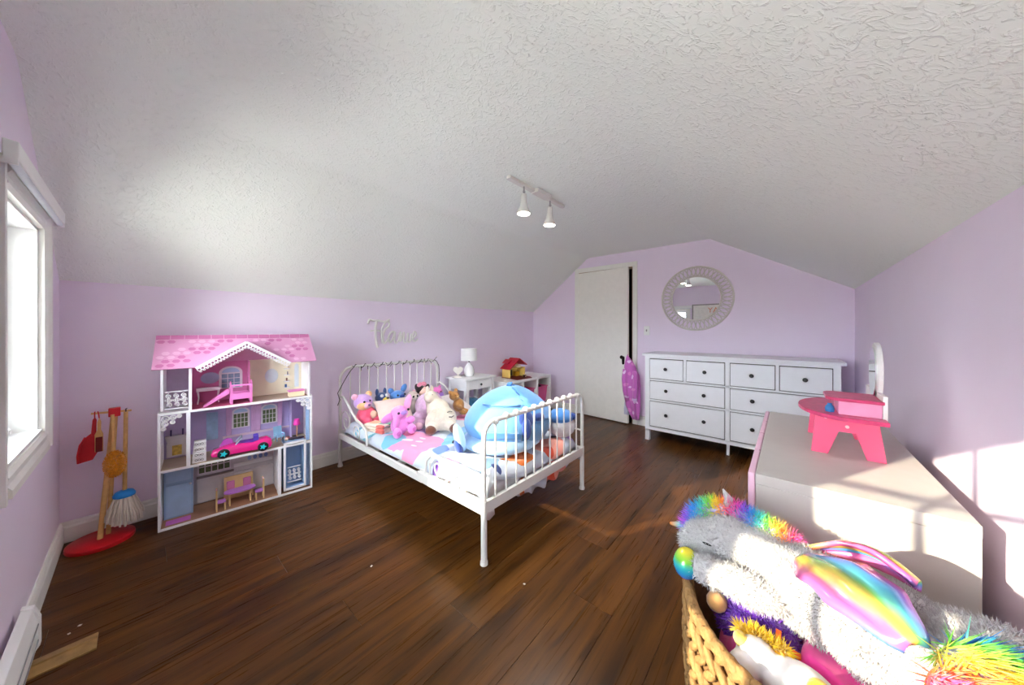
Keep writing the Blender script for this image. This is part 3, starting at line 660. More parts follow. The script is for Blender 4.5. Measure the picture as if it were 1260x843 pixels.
tf = thing('cube_shelf', 'white low open storage unit with sloped bins in the room corner', 'storage unit', (.26, 3.80, 0))
tx0, tx1, ty0, ty1, tz = .04, .48, 3.31, 4.30, .56
MB().bx(tx0, tx1, ty0, ty1, tz-.035, tz).obj('top', white, tf, world=True, smooth=False, bevel=.002)
MB().bx(tx0, tx1, ty0, ty1, .0, .035).obj('bottom', white, tf, world=True, smooth=False, bevel=.002)
MB().bx(tx0, tx0+.01, ty0+.03, ty1-.03, .035, tz-.035).obj('back', white, tf, world=True, smooth=False)
for ya in [ty0+(ty1-ty0-.035)/3*i for i in range(4)]: MB().bx(tx0, tx1, ya, ya+.035, .035, tz-.035).obj('divider', white, tf, world=True, smooth=False, bevel=.002)
bpk = mat('bin_pink', (226, 92, 152), .4, var=.02)
def bin_(i, full, lab, col=bpk):
    yc = ty0+.035+.14167+.31833*i
    b = thing('storage_bin', lab, 'bin', (.27, yc, .20), 0, 'bins in the white storage unit')
    o = []
    for r, z in ((.115, 0), (.130, .215), (.138, .22), (.138, .23), (.125, .23), (.108, .012)):
        o.append([(.17*r/.13*sx if abs(r-.13) > 1 else r*1.35*sx, r*sy, z) for sx, sy in ((-1,-1),(1,-1),(1,1),(-1,1))])
    vs = [p for l in o for p in l]; fs = [(3,2,1,0), (20,21,22,23)]
    for q in range(5):
        for k in range(4): fs.append((q*4+k, q*4+(k+1) % 4, q*4+4+(k+1) % 4, q*4+4+k))
    MB().add(vs, fs).obj('tub', col, b, bevel=.004)
    if full: MB().ell((0,0,.2), (.16,.11,.05), n=16).ell((.05,.03,.225), (.05,.04,.035)).ell((-.06,-.04,.22), (.05,.05,.04)).obj('stored_toys', mat('bin_contents', (30, 26, 30), .8), b)
    b.location.z = .174
    return b
bin_(0, False, 'pink plastic bin hung in the white unit behind the big blue plush')
bin_(1, False, 'pink plastic bin in the middle bay of the white unit')
bin_(2, True, 'pink plastic bin heaped with dark toys, in the bay by the door wall')
for i in range(3):
    for yy in (ty0+.035+.31833*i, ty0+.035+.28333+.31833*i-.008): MB().bx(tx0+.02, tx1-.01, yy, yy+.008, .385, .395).obj('runner', white, tf, world=True, smooth=False)

# small red and yellow toy house ---------------------------------------------
th = thing('toy_house', 'small yellow toy house with red gabled roof on the storage unit', 'toy house', (.27, 3.72, tz))
yel = mat('toy_yellow', (236, 204, 110), .4); red = mat('toy_red', (196, 30, 56), .35, var=.08); dkr = mat('toy_dark_red', (120, 26, 34), .5)
MB().bx(-.11, -.10, -.14, .14, .0, .14).obj('back_wall', yel, th, smooth=False)
MB().bx(-.11, .05, -.145, -.13, .0, .14).obj('side_wall', yel, th, smooth=False); MB().bx(-.11, .05, .13, .145, .0, .14).obj('side_wall', yel, th, smooth=False)
MB().bx(-.11, .05, -.13, .13, .128, .138).obj('upper_floor', yel, th, smooth=False)
MB().prism([(-.09,.14),(.145,.14),(.145,.17),(.06,.25),(0,.25)], (-.108, -.1), lambda a, b, h: (h, a, b)).obj('gable_wall', yel, th, smooth=False)
MB().prism([(-.17,.125),(-.155,.12),(.035,.255),(.025,.27)], (-.13, .07), lambda a, b, h: (h, a, b)).obj('roof_slope', red, th, smooth=False, bevel=.003)
MB().prism([(.025,.27),(.035,.255),(.165,.165),(.175,.175)], (-.13, .07), lambda a, b, h: (h, a, b)).obj('roof_slope', red, th, smooth=False, bevel=.003)
MB().prism([(-.12,.20),(-.10,.19),(-.04,.235),(-.055,.25)], (-.14, -.02), lambda a, b, h: (h, a, b)).obj('dormer_roof', red, th, smooth=False)
MB().bx(-.04, .03, .04, .08, .138, .175).obj('bed_box', mat('toy_cream', (240, 228, 196), .5), th, smooth=False)
MB().bx(-.095, -.06, -.09, .0, .02, .10).obj('kitchen_unit', mat('toy_grey', (96, 100, 92), .5), th, smooth=False)
MB().bx(-.095, -.04, .05, .12, .0, .07).obj('cupboard', mat('toy_amber', (206, 160, 40), .4), th, smooth=False)
MB().prism([(-.11,-.15),(.20,-.15),(.20,.13),(.12,.18),(-.11,.18)], (0, .008), lambda a, b, h: (a, b, h)).obj('base_plate', dkr, th, smooth=False)
MB().lathe([(.001,.008),(.012,.008),(.012,.03),(.026,.034),(.026,.04),(.001,.04)], (.12,.06,0), 14).obj('garden_table', mat('toy_brown', (70, 44, 34), .5), th)
MB().bx(.08,.10,.10,.12,.008,.045).obj('garden_chair', MATS['toy_cream'], th, smooth=False)
th.rotation_euler.z = -.12

# ------------------------------------------------------------ script sign on the left wall
sg = thing('wall_sign', 'white cursive name sign mounted on the lilac wall above the bed', 'sign', (0, 2.06, 1.2))
def stroke(pts, nm, r=.0105):
    # smooth a polyline with Catmull-Rom
    P_ = [Vector((0, a, b)) for a, b in pts]; o = []
    for i in range(len(P_)-1):
        p0 = P_[max(i-1, 0)]; p1 = P_[i]; p2 = P_[i+1]; p3 = P_[min(i+2, len(P_)-1)]
        for t in [k/6 for k in range(6)]:
            o.append(.5*((2*p1)+(-p0+p2)*t+(2*p0-5*p1+4*p2-p3)*t*t+(-p0+3*p1-3*p2+p3)*t**3))
    o.append(P_[-1])
    MB().tube([(.012, q.y, q.z) for q in o], r, 8).obj(nm, mat('sign_white', (224, 222, 218), .4, var=.01), sg, world=True)
stroke([(1.775,1.285),(1.79,1.325),(1.83,1.315),(1.88,1.318),(1.945,1.308),(2.0,1.33)], 'letter_f')
stroke([(1.862,1.312),(1.85,1.24),(1.852,1.15),(1.862,1.08),(1.875,1.045)], 'letter_f_stem', .013)
stroke([(1.80,1.212),(1.85,1.218),(1.905,1.21)], 'letter_f_bar', .008)
stroke([(1.925,1.09),(1.915,1.17),(1.925,1.25),(1.965,1.305),(1.995,1.30),(1.99,1.26),(1.95,1.225),(1.93,1.16),(1.94,1.09),(1.965,1.10),(1.985,1.13)], 'letter_l')
stroke([(2.055,1.205),(2.015,1.195),(1.99,1.14),(2.005,1.095),(2.035,1.13),(2.06,1.20),(2.055,1.13),(2.07,1.085),(2.10,1.11)], 'letter_a')
stroke([(2.10,1.11),(2.125,1.20),(2.122,1.10),(2.15,1.16),(2.165,1.195),(2.165,1.10),(2.195,1.10),(2.215,1.19)], 'letter_w')
stroke([(2.215,1.19),(2.212,1.10),(2.24,1.10),(2.255,1.18)], 'letter_i')
stroke([(2.255,1.12),(2.30,1.15),(2.315,1.185),(2.29,1.20),(2.272,1.15),(2.29,1.10),(2.335,1.12)], 'letter_e')

# string lights on the headboard
sl_ = thing('string_lights', 'dark wired twig string lights wound along the white headboard top', 'string lights', (XH, 2.0, .88))
wire = mat('dark_wire', (44, 36, 40), .6)
pts = []
for i in range(200):
    t = i/199; y = 1.59+(2.47-1.59)*t; a = t*2*PI*10
    pts.append((XH+.018*math.cos(a), y, .885+.018*math.sin(a)))
pts += [(XH+.019, 2.50, .87), (XH+.02, 2.53, .82), (XH+.004, 2.548, .76), (XH+.018, 2.54, .70), (XH+.004, 2.545, .64), (XH+.018, 2.54, .60)]
pre = [(XH+.004, 1.452, .55), (XH+.018, 1.465, .60), (XH+.004, 1.452, .66), (XH+.018, 1.468, .70), (XH+.018, 1.50, .76), (XH+.016, 1.55, .84)]
MB().tube(pre+pts, .0036, 5).obj('wire', wire, sl_, world=True)
for k in range(15):
    t = (k+.5)/15; y = 1.56+(2.50-1.56)*t
    d = Vector((.6*random.uniform(.3, 1), random.uniform(-.8, .8), random.uniform(-1, .8))).normalized()*random.uniform(.035, .06)
    b = Vector((XH+.018, y, .885))
    tw = MB().tube([b, b+d*.6, b+d], .0032, 5).obj('twig', wire, sl_, world=True)
    MB().ell(b+d, .005, n=8, m=6).obj('bulb', mat('fairy_bulb', (236, 214, 200), .3), tw, world=True)

# ------------------------------------------------------------ soft toys on the bed
def plushmat(name, col, var=.06, bump=.6, bs=160, sheen=.5): return mat(name, col, .95, var=var, vs=30, bump=bump, bs=bs, sheen=sheen)
eye_m = mat('plush_eye', (16, 14, 20), .15, coat=.5); BZ = .405
def eyes(par, pts, r=.009, m=None):
    for p in pts: MB().ell(p, r, n=10, m=7).obj('eye', m or eye_m, par, world=True)
def part(par, nm, m, *ells, rot=None, voxel=None):
    mb = MB()
    for e in ells: mb.ell(e[0], e[1], e[2] if len(e) > 2 else None)
    return mb.obj(nm, m, par, world=True, angle=180) if voxel is None else fuzzy(mb, nm, m, par, voxel=voxel)

def superdome(c, r, n=48, m=24, p=2.5, zmin=-9):
    vs = []; fs = []
    for i in range(m+1):
        t = -PI/2+PI*i/m
        for k in range(n):
            a = 2*PI*k/n
            f = lambda v: math.copysign(abs(v)**(2/p), v)
            vs.append((c[0]+r[0]*f(math.cos(t))*math.cos(a), c[1]+r[1]*f(math.cos(t))*math.sin(a), max(zmin, c[2]+r[2]*f(math.sin(t)))))
    for i in range(m):
        for k in range(n): fs.append((i*n+k, i*n+(k+1) % n, (i+1)*n+(k+1) % n, (i+1)*n+k))
    return MB().add(vs, fs)
# big blue dome plush
bb = thing('blue_dome_plush', 'very large light blue dome-shaped animal plush with dark blue nose', 'plush toy', (1.60, 2.03, BZ))
skyb = plushmat('plush_sky', (112, 168, 216), .04, .15, 60, .35); midb = plushmat('plush_blue', (80, 136, 196), .05, .15, 60, .35); navy = plushmat('plush_navy', (36, 66, 140), .08, .2, 80)
BC = Vector((1.62, 2.05, .575)); BR = Vector((.30, .335, .245)); BPW = 1.62
superdome(BC, BR, p=BPW, zmin=.402).obj('body', skyb, bb, world=True, angle=180)
def on_dome(az, el, k=1.0):
    f = lambda v: math.copysign(abs(v)**(2/BPW), v)
    return BC+Vector((BR.x*f(math.cos(el))*math.cos(az), BR.y*f(math.cos(el))*math.sin(az), BR.z*f(math.sin(el))))*k
def dome_patch(pts, nm, m, k=1.012):
    """fabric patch following the dome: pts = list of rows of (az, el)"""
    vs = [on_dome(a, e, k) for row in pts for a, e in row]; w = len(pts[0])
    fs = [(i*w+j, i*w+j+1, (i+1)*w+j+1, (i+1)*w+j) for i in range(len(pts)-1) for j in range(w-1)]
    o = MB().add(vs, fs).obj(nm, m, bb, world=True, angle=180); s = o.modifiers.new('thick', 'SOLIDIFY'); s.thickness = .008; s.offset = 1; return o
R_ = math.radians
# darker side patch with zigzag edge (towards +Y), dark nose, eye band
zig = [(.0 if i % 2 else .10) for i in range(14)]
dome_patch([[(R_(-20)+zig[i]+R_(4)*0+(R_(110))*j/8, R_(78)-R_(66)*i/13) for j in range(9)] for i in range(14)], 'side_patch', midb, 1.01)
dome_patch([[(R_(-78)+R_(48)*j/10, R_(-2)-R_(15)*i/4+R_(5)*math.sin(PI*j/10)) for j in range(11)] for i in range(5)], 'cheek_patch', midb, 1.012)
for az, el, ru, rv, nm in ((-22, 22, .055, .06, 'nose'), (-24, 6, .035, .07, 'nose_tip'), (-2, 20, .06, .03, 'nose_wing')):
    c = on_dome(R_(az), R_(el), 1.0)
    nrm = Vector(((c.x-BC.x)/BR.x**2, (c.y-BC.y)/BR.y**2, (c.z-BC.z)/BR.z**2)).normalized()
    q = nrm.to_track_quat('Z', 'Y').to_euler()
    MB().ell(c, (ru, rv, .022), q).obj(nm, navy, bb, world=True, angle=180)
dome_patch([[(R_(-95)+R_(70)*j/10, R_(40)+R_(2.2)*i) for j in range(11)] for i in range(2)], 'mouth_seam', midb, 1.006)
er = part(bb, 'ear', plushmat('plush_ice', (176, 214, 244), .03, .15, 60), ((1.555, 1.645, .53), (.075, .035, .105), (.3, .35, -.5)))
part(er, 'ear_lining', navy, ((1.575, 1.622, .488), (.05, .028, .055), (.3, .35, -.5)))
part(er, 'ear_inner', plushmat('plush_ear_pink', (238, 180, 204)), ((1.56, 1.62, .57), (.035, .025, .04), (.3, .3, -.5)))
part(bb, 'ear', midb, ((1.52, 2.37, .56), (.06, .04, .1), (-.4, .2, .3)))
MB().tube([(1.62,2.05,.805),(1.625,2.055,.832),(1.642,2.065,.842)], [.022,.018,.008], 10).obj('hair_tuft', midb, bb, world=True, angle=180)
part(bb, 'belly_base', plushmat('plush_pale', (160, 196, 226), .03, .15, 60), ((1.645, 1.95, .475), (.265, .29, .07)))

# blue and white plush behind it
b2 = thing('blue_white_plush', 'round white plush with blue cap and dark nose behind the foot bars', 'plush toy', (1.80, 2.40, BZ))
part(b2, 'body', plushmat('plush_white', (226, 224, 226)), ((1.79, 2.39, .485), (.105, .105, .095)))
part(b2, 'head_cap', plushmat('plush_blue2', (72, 136, 206)), ((1.785, 2.385, .545), (.10, .10, .065)))
part(b2, 'nose', navy, ((1.865, 2.425, .555), (.032, .03, .026)))
part(b2, 'arm', plushmat('plush_grey', (170, 172, 180)), ((1.80, 2.45, .455), (.045, .035, .04)))
b2.location += Vector((.05, .025, .012))

# pastel bear at the head corner
pbm = thing('pastel_bear', 'pastel purple and yellow faced bear plush with hot pink body', 'plush toy', (.35, 1.60, BZ))
fuzzy(MB().ell((.36,1.60,.475), (.085,.085,.085)).ell((.40,1.545,.46), (.05,.035,.035)).ell((.42,1.66,.45), (.05,.04,.035)).ell((.44,1.57,.435), (.045,.04,.035)), 'body', plushmat('plush_hotpink', (240, 92, 128)), pbm)
hb = part(pbm, 'head', plushmat('plush_lilac', (206, 164, 224)), ((.345, 1.575, .595), (.075, .078, .07)))
part(hb, 'face_patch', plushmat('plush_peach', (250, 196, 140)), ((.375, 1.565, .575), (.055, .058, .045)))
part(hb, 'muzzle', plushmat('plush_pinkface', (240, 180, 206)), ((.42, 1.58, .575), (.03, .032, .026)))
part(hb, 'nose', plushmat('plush_nose', (120, 90, 150)), ((.448, 1.583, .583), (.01, .012, .009)))
part(hb, 'ear', MATS['plush_pinkface'], ((.335, 1.51, .645), .028)); part(hb, 'ear', MATS['plush_peach'], ((.335, 1.63, .655), .028))
eyes(hb, [(.412,1.555,.607), (.407,1.605,.61)], .010)
part(pbm, 'belly_patch', plushmat('plush_tan', (226, 190, 166)), ((.43, 1.625, .49), (.03, .035, .035)))

# pillows
def pillow(nm, lab, m, c, size, rot):
    n = 22; vs = []; fs = []
    R = Euler(rot).to_matrix()
    for sgn in (1, -1):
        for i in range(n+1):
            for j in range(n+1):
                u, v = -1+2*i/n, -1+2*j/n
                h = (max(0, 1-u*u)**.55)*(max(0, 1-v*v)**.55); pin = 1-.07*(1-abs(u))*(abs(v)**4)-.0
                p = Vector((u*size[0]/2*(1-.06*(1-u*u)*0-.06*v*v*0), v*size[1]/2, sgn*h*size[2]/2)); p.x *= 1-.07*(1-v*v)*abs(u); p.y *= 1-.07*(1-u*u)*abs(v)
                vs.append(Vector(c)+R@p)
    k = (n+1)*(n+1)
    for i in range(n):
        for j in range(n):
            a = i*(n+1)+j; fs.append((a, a+n+1, a+n+2, a+1)); fs.append((k+a, k+a+1, k+a+n+2, k+a+n+1))
    return tag(MB().add(vs, fs).obj(nm, m, loc=c, angle=180), lab, 'pillow')
pillow('pillow', 'beige pillow propped at the head between the pastel bear and pink plush', plushmat('pillow_beige', (226, 200, 190), .04, .3, 60), (.50, 1.782, .505), (.26, .31, .13), (0, .75, -.15))
pillow('pillow', 'white pillow lying under the brown teddy bear', plushmat('pillow_white', (230, 224, 226), .03, .3, 40), (.62, 2.36, .475), (.36, .27, .13), (0, .35, .1))

def small_toy(nm, lab, loc, cat='plush toy'): return thing(nm, lab, cat, loc)
t = small_toy('blue_dog_plush', 'small dark blue dog plush with yellow muzzle against the headboard', (.30, 1.77, .52))
part(t, 'body', plushmat('plush_blue3', (96, 140, 196)), ((.31, 1.775, .505), (.06, .075, .10)))
h = part(t, 'head', plushmat('plush_deepblue', (50, 74, 128)), ((.30, 1.765, .615), (.052, .058, .05)))
part(h, 'muzzle', plushmat('plush_yellow', (240, 214, 80)), ((.345, 1.785, .60), (.03, .034, .024)))
part(h, 'nose', eye_m, ((.372, 1.79, .618), (.010, .014, .009)))
for yy in (1.725, 1.80): part(h, 'ear', MATS['plush_deepblue'], ((.295, yy, .668), (.014, .016, .034)))
for yy in (1.75, 1.795): part(h, 'eye_patch', plushmat('plush_eyewhite', (236, 236, 240)), ((.338, yy, .637), (.014, .016, .016)))
t.location.z -= .019
t = small_toy('blue_eared_plush', 'mid blue plush with pointed ears and navy nose against the headboard', (.30, 1.93, .52))
part(t, 'body', plushmat('plush_blue4', (84, 138, 206)), ((.31, 1.93, .51), (.06, .08, .10)))
h = part(t, 'head', MATS['plush_blue4'], ((.31, 1.92, .605), (.062, .075, .052)))
part(h, 'nose', navy, ((.373, 1.935, .607), (.016, .026, .020)))
part(h, 'ear', MATS['plush_blue4'], ((.29, 2.00, .665), (.018, .03, .045), (-.5, 0, 0))); part(h, 'ear', MATS['plush_blue4'], ((.29, 1.866, .652), (.018, .028, .036), (.8, 0, 0)))
eyes(h, [(.362,1.895,.618), (.362,1.968,.62)], .010)
t.location.z -= .014
t = small_toy('beige_owl_plush', 'small beige owl-like plush with big eyes against the headboard', (.33, 2.07, .50))
part(t, 'body', plushmat('plush_greige', (206, 188, 178)), ((.33, 2.07, .49), (.06, .06, .09)))
h = part(t, 'head', MATS['plush_greige'], ((.335, 2.065, .575), (.055, .06, .052)))
part(h, 'face', plushmat('plush_cream2', (232, 220, 208)), ((.37, 2.065, .57), (.03, .042, .036)))
eyes(h, [(.393,2.043,.582), (.395,2.085,.584)], .010); part(h, 'ear', plushmat('plush_pinkish', (214, 160, 170)), ((.33, 2.088, .622), .016))
t.location.z -= .010
t = small_toy('dark_eared_doll_plush', 'small tan faced plush with floppy dark brown ears and pink bow', (.32, 2.20, .50))
part(t, 'body', plushmat('plush_pinkbody', (226, 130, 170)), ((.32, 2.21, .50), (.055, .06, .095)))
h = part(t, 'head', plushmat('plush_facetan', (236, 196, 178)), ((.34, 2.20, .602), (.058, .062, .055)))
part(h, 'hair_cap', plushmat('plush_darkbrown', (40, 28, 32)), ((.315, 2.175, .625), (.05, .055, .045)))
part(h, 'ear', MATS['plush_darkbrown'], ((.32, 2.132, .652), (.018, .027, .043), (.35, 0, 0))); part(h, 'ear', MATS['plush_darkbrown'], ((.30, 2.255, .632), (.018, .03, .045), (-.7, 0, 0)))
part(h, 'bow', plushmat('plush_bow', (240, 150, 176)), ((.335, 2.15, .683), (.014, .032, .022), (.35, 0, 0)), ((.335, 2.20, .685), (.014, .032, .022), (-.35, 0, 0)))
part(h, 'nose', eye_m, ((.40, 2.225, .607), (.012, .014, .010))); eyes(h, [(.392,2.195,.615), (.388,2.24,.622)], .007)
t.location.z -= .013
t = small_toy('pink_purple_plush', 'round pink and purple dome plush at the end of the headboard row', (.30, 2.38, .50))
part(t, 'body', plushmat('plush_violet', (176, 128, 226)), ((.30, 2.385, .505), (.065, .085, .105))); part(t, 'head', plushmat('plush_brightpink', (244, 130, 206)), ((.30, 2.375, .575), (.055, .075, .05)))
eyes(t, [(.355,2.35,.575), (.35,2.40,.577)], .007); part(t, 'ear', MATS['plush_brightpink'], ((.30, 2.33, .622), .016)); part(t, 'ear', MATS['plush_brightpink'], ((.30, 2.42, .622), .016))

t.location.z -= .013
# shaggy lilac plush
t = small_toy('shaggy_lilac_plush', 'big shaggy dusty lilac plush lying behind the cream llama', (.66, 2.03, BZ))
fuzzy(MB().ell((.61,2.075,.52), (.12,.14,.12)).ell((.70,1.965,.47), (.09,.09,.072)).ell((.78,1.855,.437), (.075,.05,.038)).ell((.57,2.14,.56), (.09,.07,.075)).ell((.67,2.0,.525), (.085,.085,.10)).ell((.73,1.91,.465), (.075,.075,.062)), 'body', plushmat('plush_dustylilac', (206, 168, 200), .12, 1.0, 70), t)
part(t, 'foot', plushmat('plush_foot', (220, 176, 196)), ((.85, 1.80, .43), (.038, .04, .03)))
# cream llama
t = small_toy('cream_llama_plush', 'cream fluffy llama plush with brown feet lying on the bed', (.98, 1.98, BZ))
cr = plushmat('plush_cream', (216, 204, 186), .05, .9, 90)
fuzzy(MB().ell((.97,1.95,.485), (.12,.12,.10)).ell((.90,1.96,.54), (.10,.10,.10)).ell((.84,1.95,.60), (.065,.065,.07)).ell((.83,1.93,.655), (.055,.055,.05)).ell((.87,1.885,.645), (.035,.04,.03)).ell((.95,1.85,.48), (.045,.045,.09), (0,.3,0)).ell((.99,1.84,.44), (.055,.05,.045)).ell((1.06,1.95,.45), (.075,.055,.05)), 'body', cr, t)
for c in ((1.01, 1.81, .428), (1.135, 1.95, .435)): part(t, 'foot', plushmat('plush_brown', (112, 66, 50)), (c, (.042, .045, .038)))
for yy in (1.915, 1.96): part(t, 'ear', cr, ((.81, yy, .71), (.012, .018, .032)))
eyes(t, [(.872,1.92,.672)], .007)
MB().tube([(1.062,1.93,.555),(1.067,1.955,.56),(1.062,1.98,.55)], .003, 6).tube([(1.078,1.935,.52),(1.083,1.96,.515),(1.078,1.985,.52)], .003, 6).obj('stitching', eye_m, t, world=True)
# brown teddy
t = small_toy('brown_teddy', 'small golden brown teddy bear lying on the white pillow', (.80, 2.25, .50))
tb = plushmat('plush_teddy', (172, 120, 62), .12, .8, 120)
fuzzy(MB().ell((.79,2.245,.51), (.055,.055,.065)).ell((.77,2.21,.60), (.048,.05,.045)).ell((.76,2.17,.635), .02).ell((.75,2.245,.645), .02).ell((.835,2.215,.505), (.05,.02,.02)).ell((.85,2.275,.46), (.05,.024,.024)).ell((.86,2.235,.455), (.05,.024,.024)), 'body', tb, t, voxel=.006, it=5)
part(t, 'muzzle', plushmat('plush_tan2', (204, 160, 104)), ((.812, 2.218, .592), (.018, .02, .016))); eyes(t, [(.808,2.195,.612), (.803,2.232,.615)], .006); part(t, 'nose', eye_m, ((.829, 2.22, .597), (.006, .008, .005))); t.location += Vector((0, .03, .002))
# long-eared pink plush
t = small_toy('pink_longear_plush', 'bright pink sitting plush with long ears and lilac nose', (.85, 1.64, BZ))
pm = plushmat('plush_pink', (236, 146, 220), .06, .6, 120)
fuzzy(MB().ell((.84,1.64,.475), (.065,.075,.075)).ell((.85,1.63,.575), (.06,.068,.055)).ell((.915,1.575,.44), (.035,.035,.04)).ell((.915,1.70,.445), (.035,.035,.04)).ell((.89,1.705,.515), (.03,.035,.028)).ell((.88,1.585,.52), (.025,.025,.05)), 'body', pm, t, voxel=.006, it=5)
e1 = part(t, 'ear', plushmat('plush_pinklight', (244, 166, 214)), ((.83, 1.715, .635), (.018, .032, .07), (-.25, 0, 0))); e2 = part(t, 'ear', pm, ((.84, 1.545, .55), (.018, .065, .032), (.35, 0, 0)))
part(t, 'nose', plushmat('plush_nose2', (178, 136, 220)), ((.908, 1.635, .585), (.012, .026, .018))); eyes(t, [(.90,1.595,.585), (.895,1.68,.60)], .010)
for c in ((.948,1.572,.443), (.947,1.703,.45)): part(t, 'paw_pad', plushmat('plush_pad', (206, 110, 190)), (c, (.006, .018, .018)))
# blue plush on the floor under the nightstand
t = small_toy('teal_floor_plush', 'shaggy teal blue plush sitting on the floor under the side table', (.22, 2.96, 0))
fuzzy(MB().ell((.22,2.96,.14), (.13,.15,.14)).ell((.22,2.96,.30), (.11,.13,.10)).ell((.20,2.85,.33), (.04,.05,.05)), 'body', plushmat('plush_teal', (56, 120, 160), .2, 1, 60), t, voxel=.012)
eyes(t, [(.31,2.91,.33), (.30,2.99,.335)], .012)
# dark remote on the bed
rm = tag(MB().bx(-.045, .045, -.016, .016, 0, .014).obj('hair_clip', mat('clip_dark', (24, 28, 40), .4), bevel=.005, segs=3), 'small dark hair clip lying on the printed comforter', 'hair clip'); rm.location = (1.36, 1.80, quilt(1.36, 1.80)[2]-.002); rm.rotation_euler.z = .75

# ------------------------------------------------------------ play cleaning set in the corner
cs = thing('cleaning_stand', 'red and wooden toy cleaning stand in the corner by the window', 'toy stand', (.15, .155, 0))
wood = mat('pale_wood', (214, 168, 106), .5, var=.12, vs=25); redm = mat('toy_red_paint', (196, 22, 34), .35, var=.05)
MB().lathe([(.001,0),(.128,0),(.130,.006),(.128,.02),(.122,.024),(.001,.024)], (.15,.155,0), 40).obj('base', redm, cs, world=True)
MB().tube([(.16,.150,.02),(.14,.200,.72)], .012, 12).obj('pole', wood, cs, world=True)
MB().tube([(.12,.178,.02),(.135,.206,.72)], .010, 12).obj('pole', wood, cs, world=True)
MB().bx(.118,.158,.180,.226,.715,.765).obj('cap', redm, cs, world=True, bevel=.004)
MB().tube([(.138,.118,.745),(.138,.268,.738)], .006, 10).obj('peg', wood, cs, world=True)
mp = thing('toy_mop', 'toy string mop with blue cap hanging on the cleaning stand', 'toy mop', (.155, .243, .05))
MB().tube([(.150,.246,.735),(.156,.241,.25)], .0095, 12).obj('handle', wood, mp, world=True)
MB().lathe([(.001,.0),(.045,.0),(.046,.012),(.036,.028),(.014,.036),(.001,.037)], (.157,.240,.235), 20).obj('mop_cap', mat('mop_blue', (24, 132, 214), .4), mp, world=True)
m = MB()
for i in range(46):
    a = 2*PI*i/46*3.1; r0 = .016+.026*((i*7) % 10)/10; r1 = r0+.026+.014*random.random()
    c, s_ = math.cos(a), math.sin(a); zb = .075+.035*random.random()
    m.tube([(.157+r0*c, .240+r0*s_, .238), (.157+(r0+.014)*c, .240+(r0+.014)*s_, .20), (.157+r1*c+.004*random.random(), .240+r1*s_, .14), (.157+(r1+.004)*c, .240+(r1+.004)*s_, zb)], .0048, 6)
m.obj('mop_strings', mat('mop_cotton', (222, 214, 200), .95, sheen=.4, bump=.5, bs=200), mp, world=True, kind='stuff')
MB().tube([(.150,.246,.735),(.146,.246,.752),(.138,.250,.752)], .003, 6).obj('hanging_loop', mat('loop_dark', (60, 30, 30), .6), mp, world=True)
du = thing('toy_duster', 'mustard yellow fluffy toy duster head hanging on the cleaning stand', 'toy duster', (.18, .205, .44))
MB().tube([(.168,.196,.73),(.178,.200,.50)], .008, 10).obj('handle', wood, du, world=True)
dm = MB(); V = []
for i in range(900):
    u = rng.normal(size=3); u /= np.linalg.norm(u); c = np.array([.185,.205,.445]); rr = np.array([.040,.043,.074])
    b_ = c+u*rr*.85; e_ = c+u*rr*1.12; s1 = np.cross(u, [.3,.5,.8]); s1 /= np.linalg.norm(s1); s2 = np.cross(u, s1)
    dm.add([b_+s1*.004, b_-s1*.002+s2*.0035, b_-s1*.002-s2*.0035, e_], [(0,1,3),(1,2,3),(2,0,3)])
hd_ = MB().ell((.185,.205,.445), (.039,.042,.072)).obj('fluffy_head', mat('duster_yellow', (206, 132, 16), .95, sheen=.4, var=.2, vs=80), du, world=True, angle=180)
dm.obj('pile', MATS['duster_yellow'], hd_, world=True, kind='stuff')
dp = thing('toy_dustpan', 'red plastic toy dustpan hanging on the cleaning stand', 'toy dustpan', (.155, .12, .5))
MB().prism([(.075,.475),(.125,.485),(.158,.56),(.145,.62),(.118,.635),(.092,.61),(.078,.57)], (.15,.158), lambda a, b, h: (h, a, b)).obj('pan', redm, dp, world=True, bevel=.003)
MB().prism([(.118,.62),(.137,.62),(.139,.71),(.132,.728),(.124,.71)], (.15,.16), lambda a, b, h: (h, a, b)).obj('handle', redm, dp, world=True, bevel=.003)
MB().tube([(.075,.475),(.125,.485)] and [(.156,.075,.478),(.17,.074,.52),(.168,.082,.58),(.165,.1,.62)], .005, 8).obj('rim', redm, dp, world=True)
MB().tube([(.155,.132,.716),(.163,.132,.735),(.150,.132,.755),(.136,.132,.753)], .0028, 6).obj('hanging_loop', redm, dp, world=True)
br = thing('toy_brush', 'small wooden toy hand brush with dark red bristles on the stand', 'toy brush', (.178, .147, .53))
MB().prism([(.133,.53),(.163,.53),(.163,.63),(.155,.655),(.156,.70),(.149,.725),(.142,.70),(.142,.655),(.133,.63)], (.17,.184), lambda a, b, h: (h, a, b)).obj('brush_back', wood, br, world=True, bevel=.003)
MB().bx(.184,.205,.137,.161,.535,.615).obj('bristles', mat('bristle_red', (116, 26, 26), .9, bump=.8, bs=300), br, world=True, bevel=.002)
MB().tube([(.177,.149,.72),(.165,.146,.745),(.15,.143,.755),(.138,.143,.75)], .0028, 6).obj('hanging_loop', redm, br, world=True)

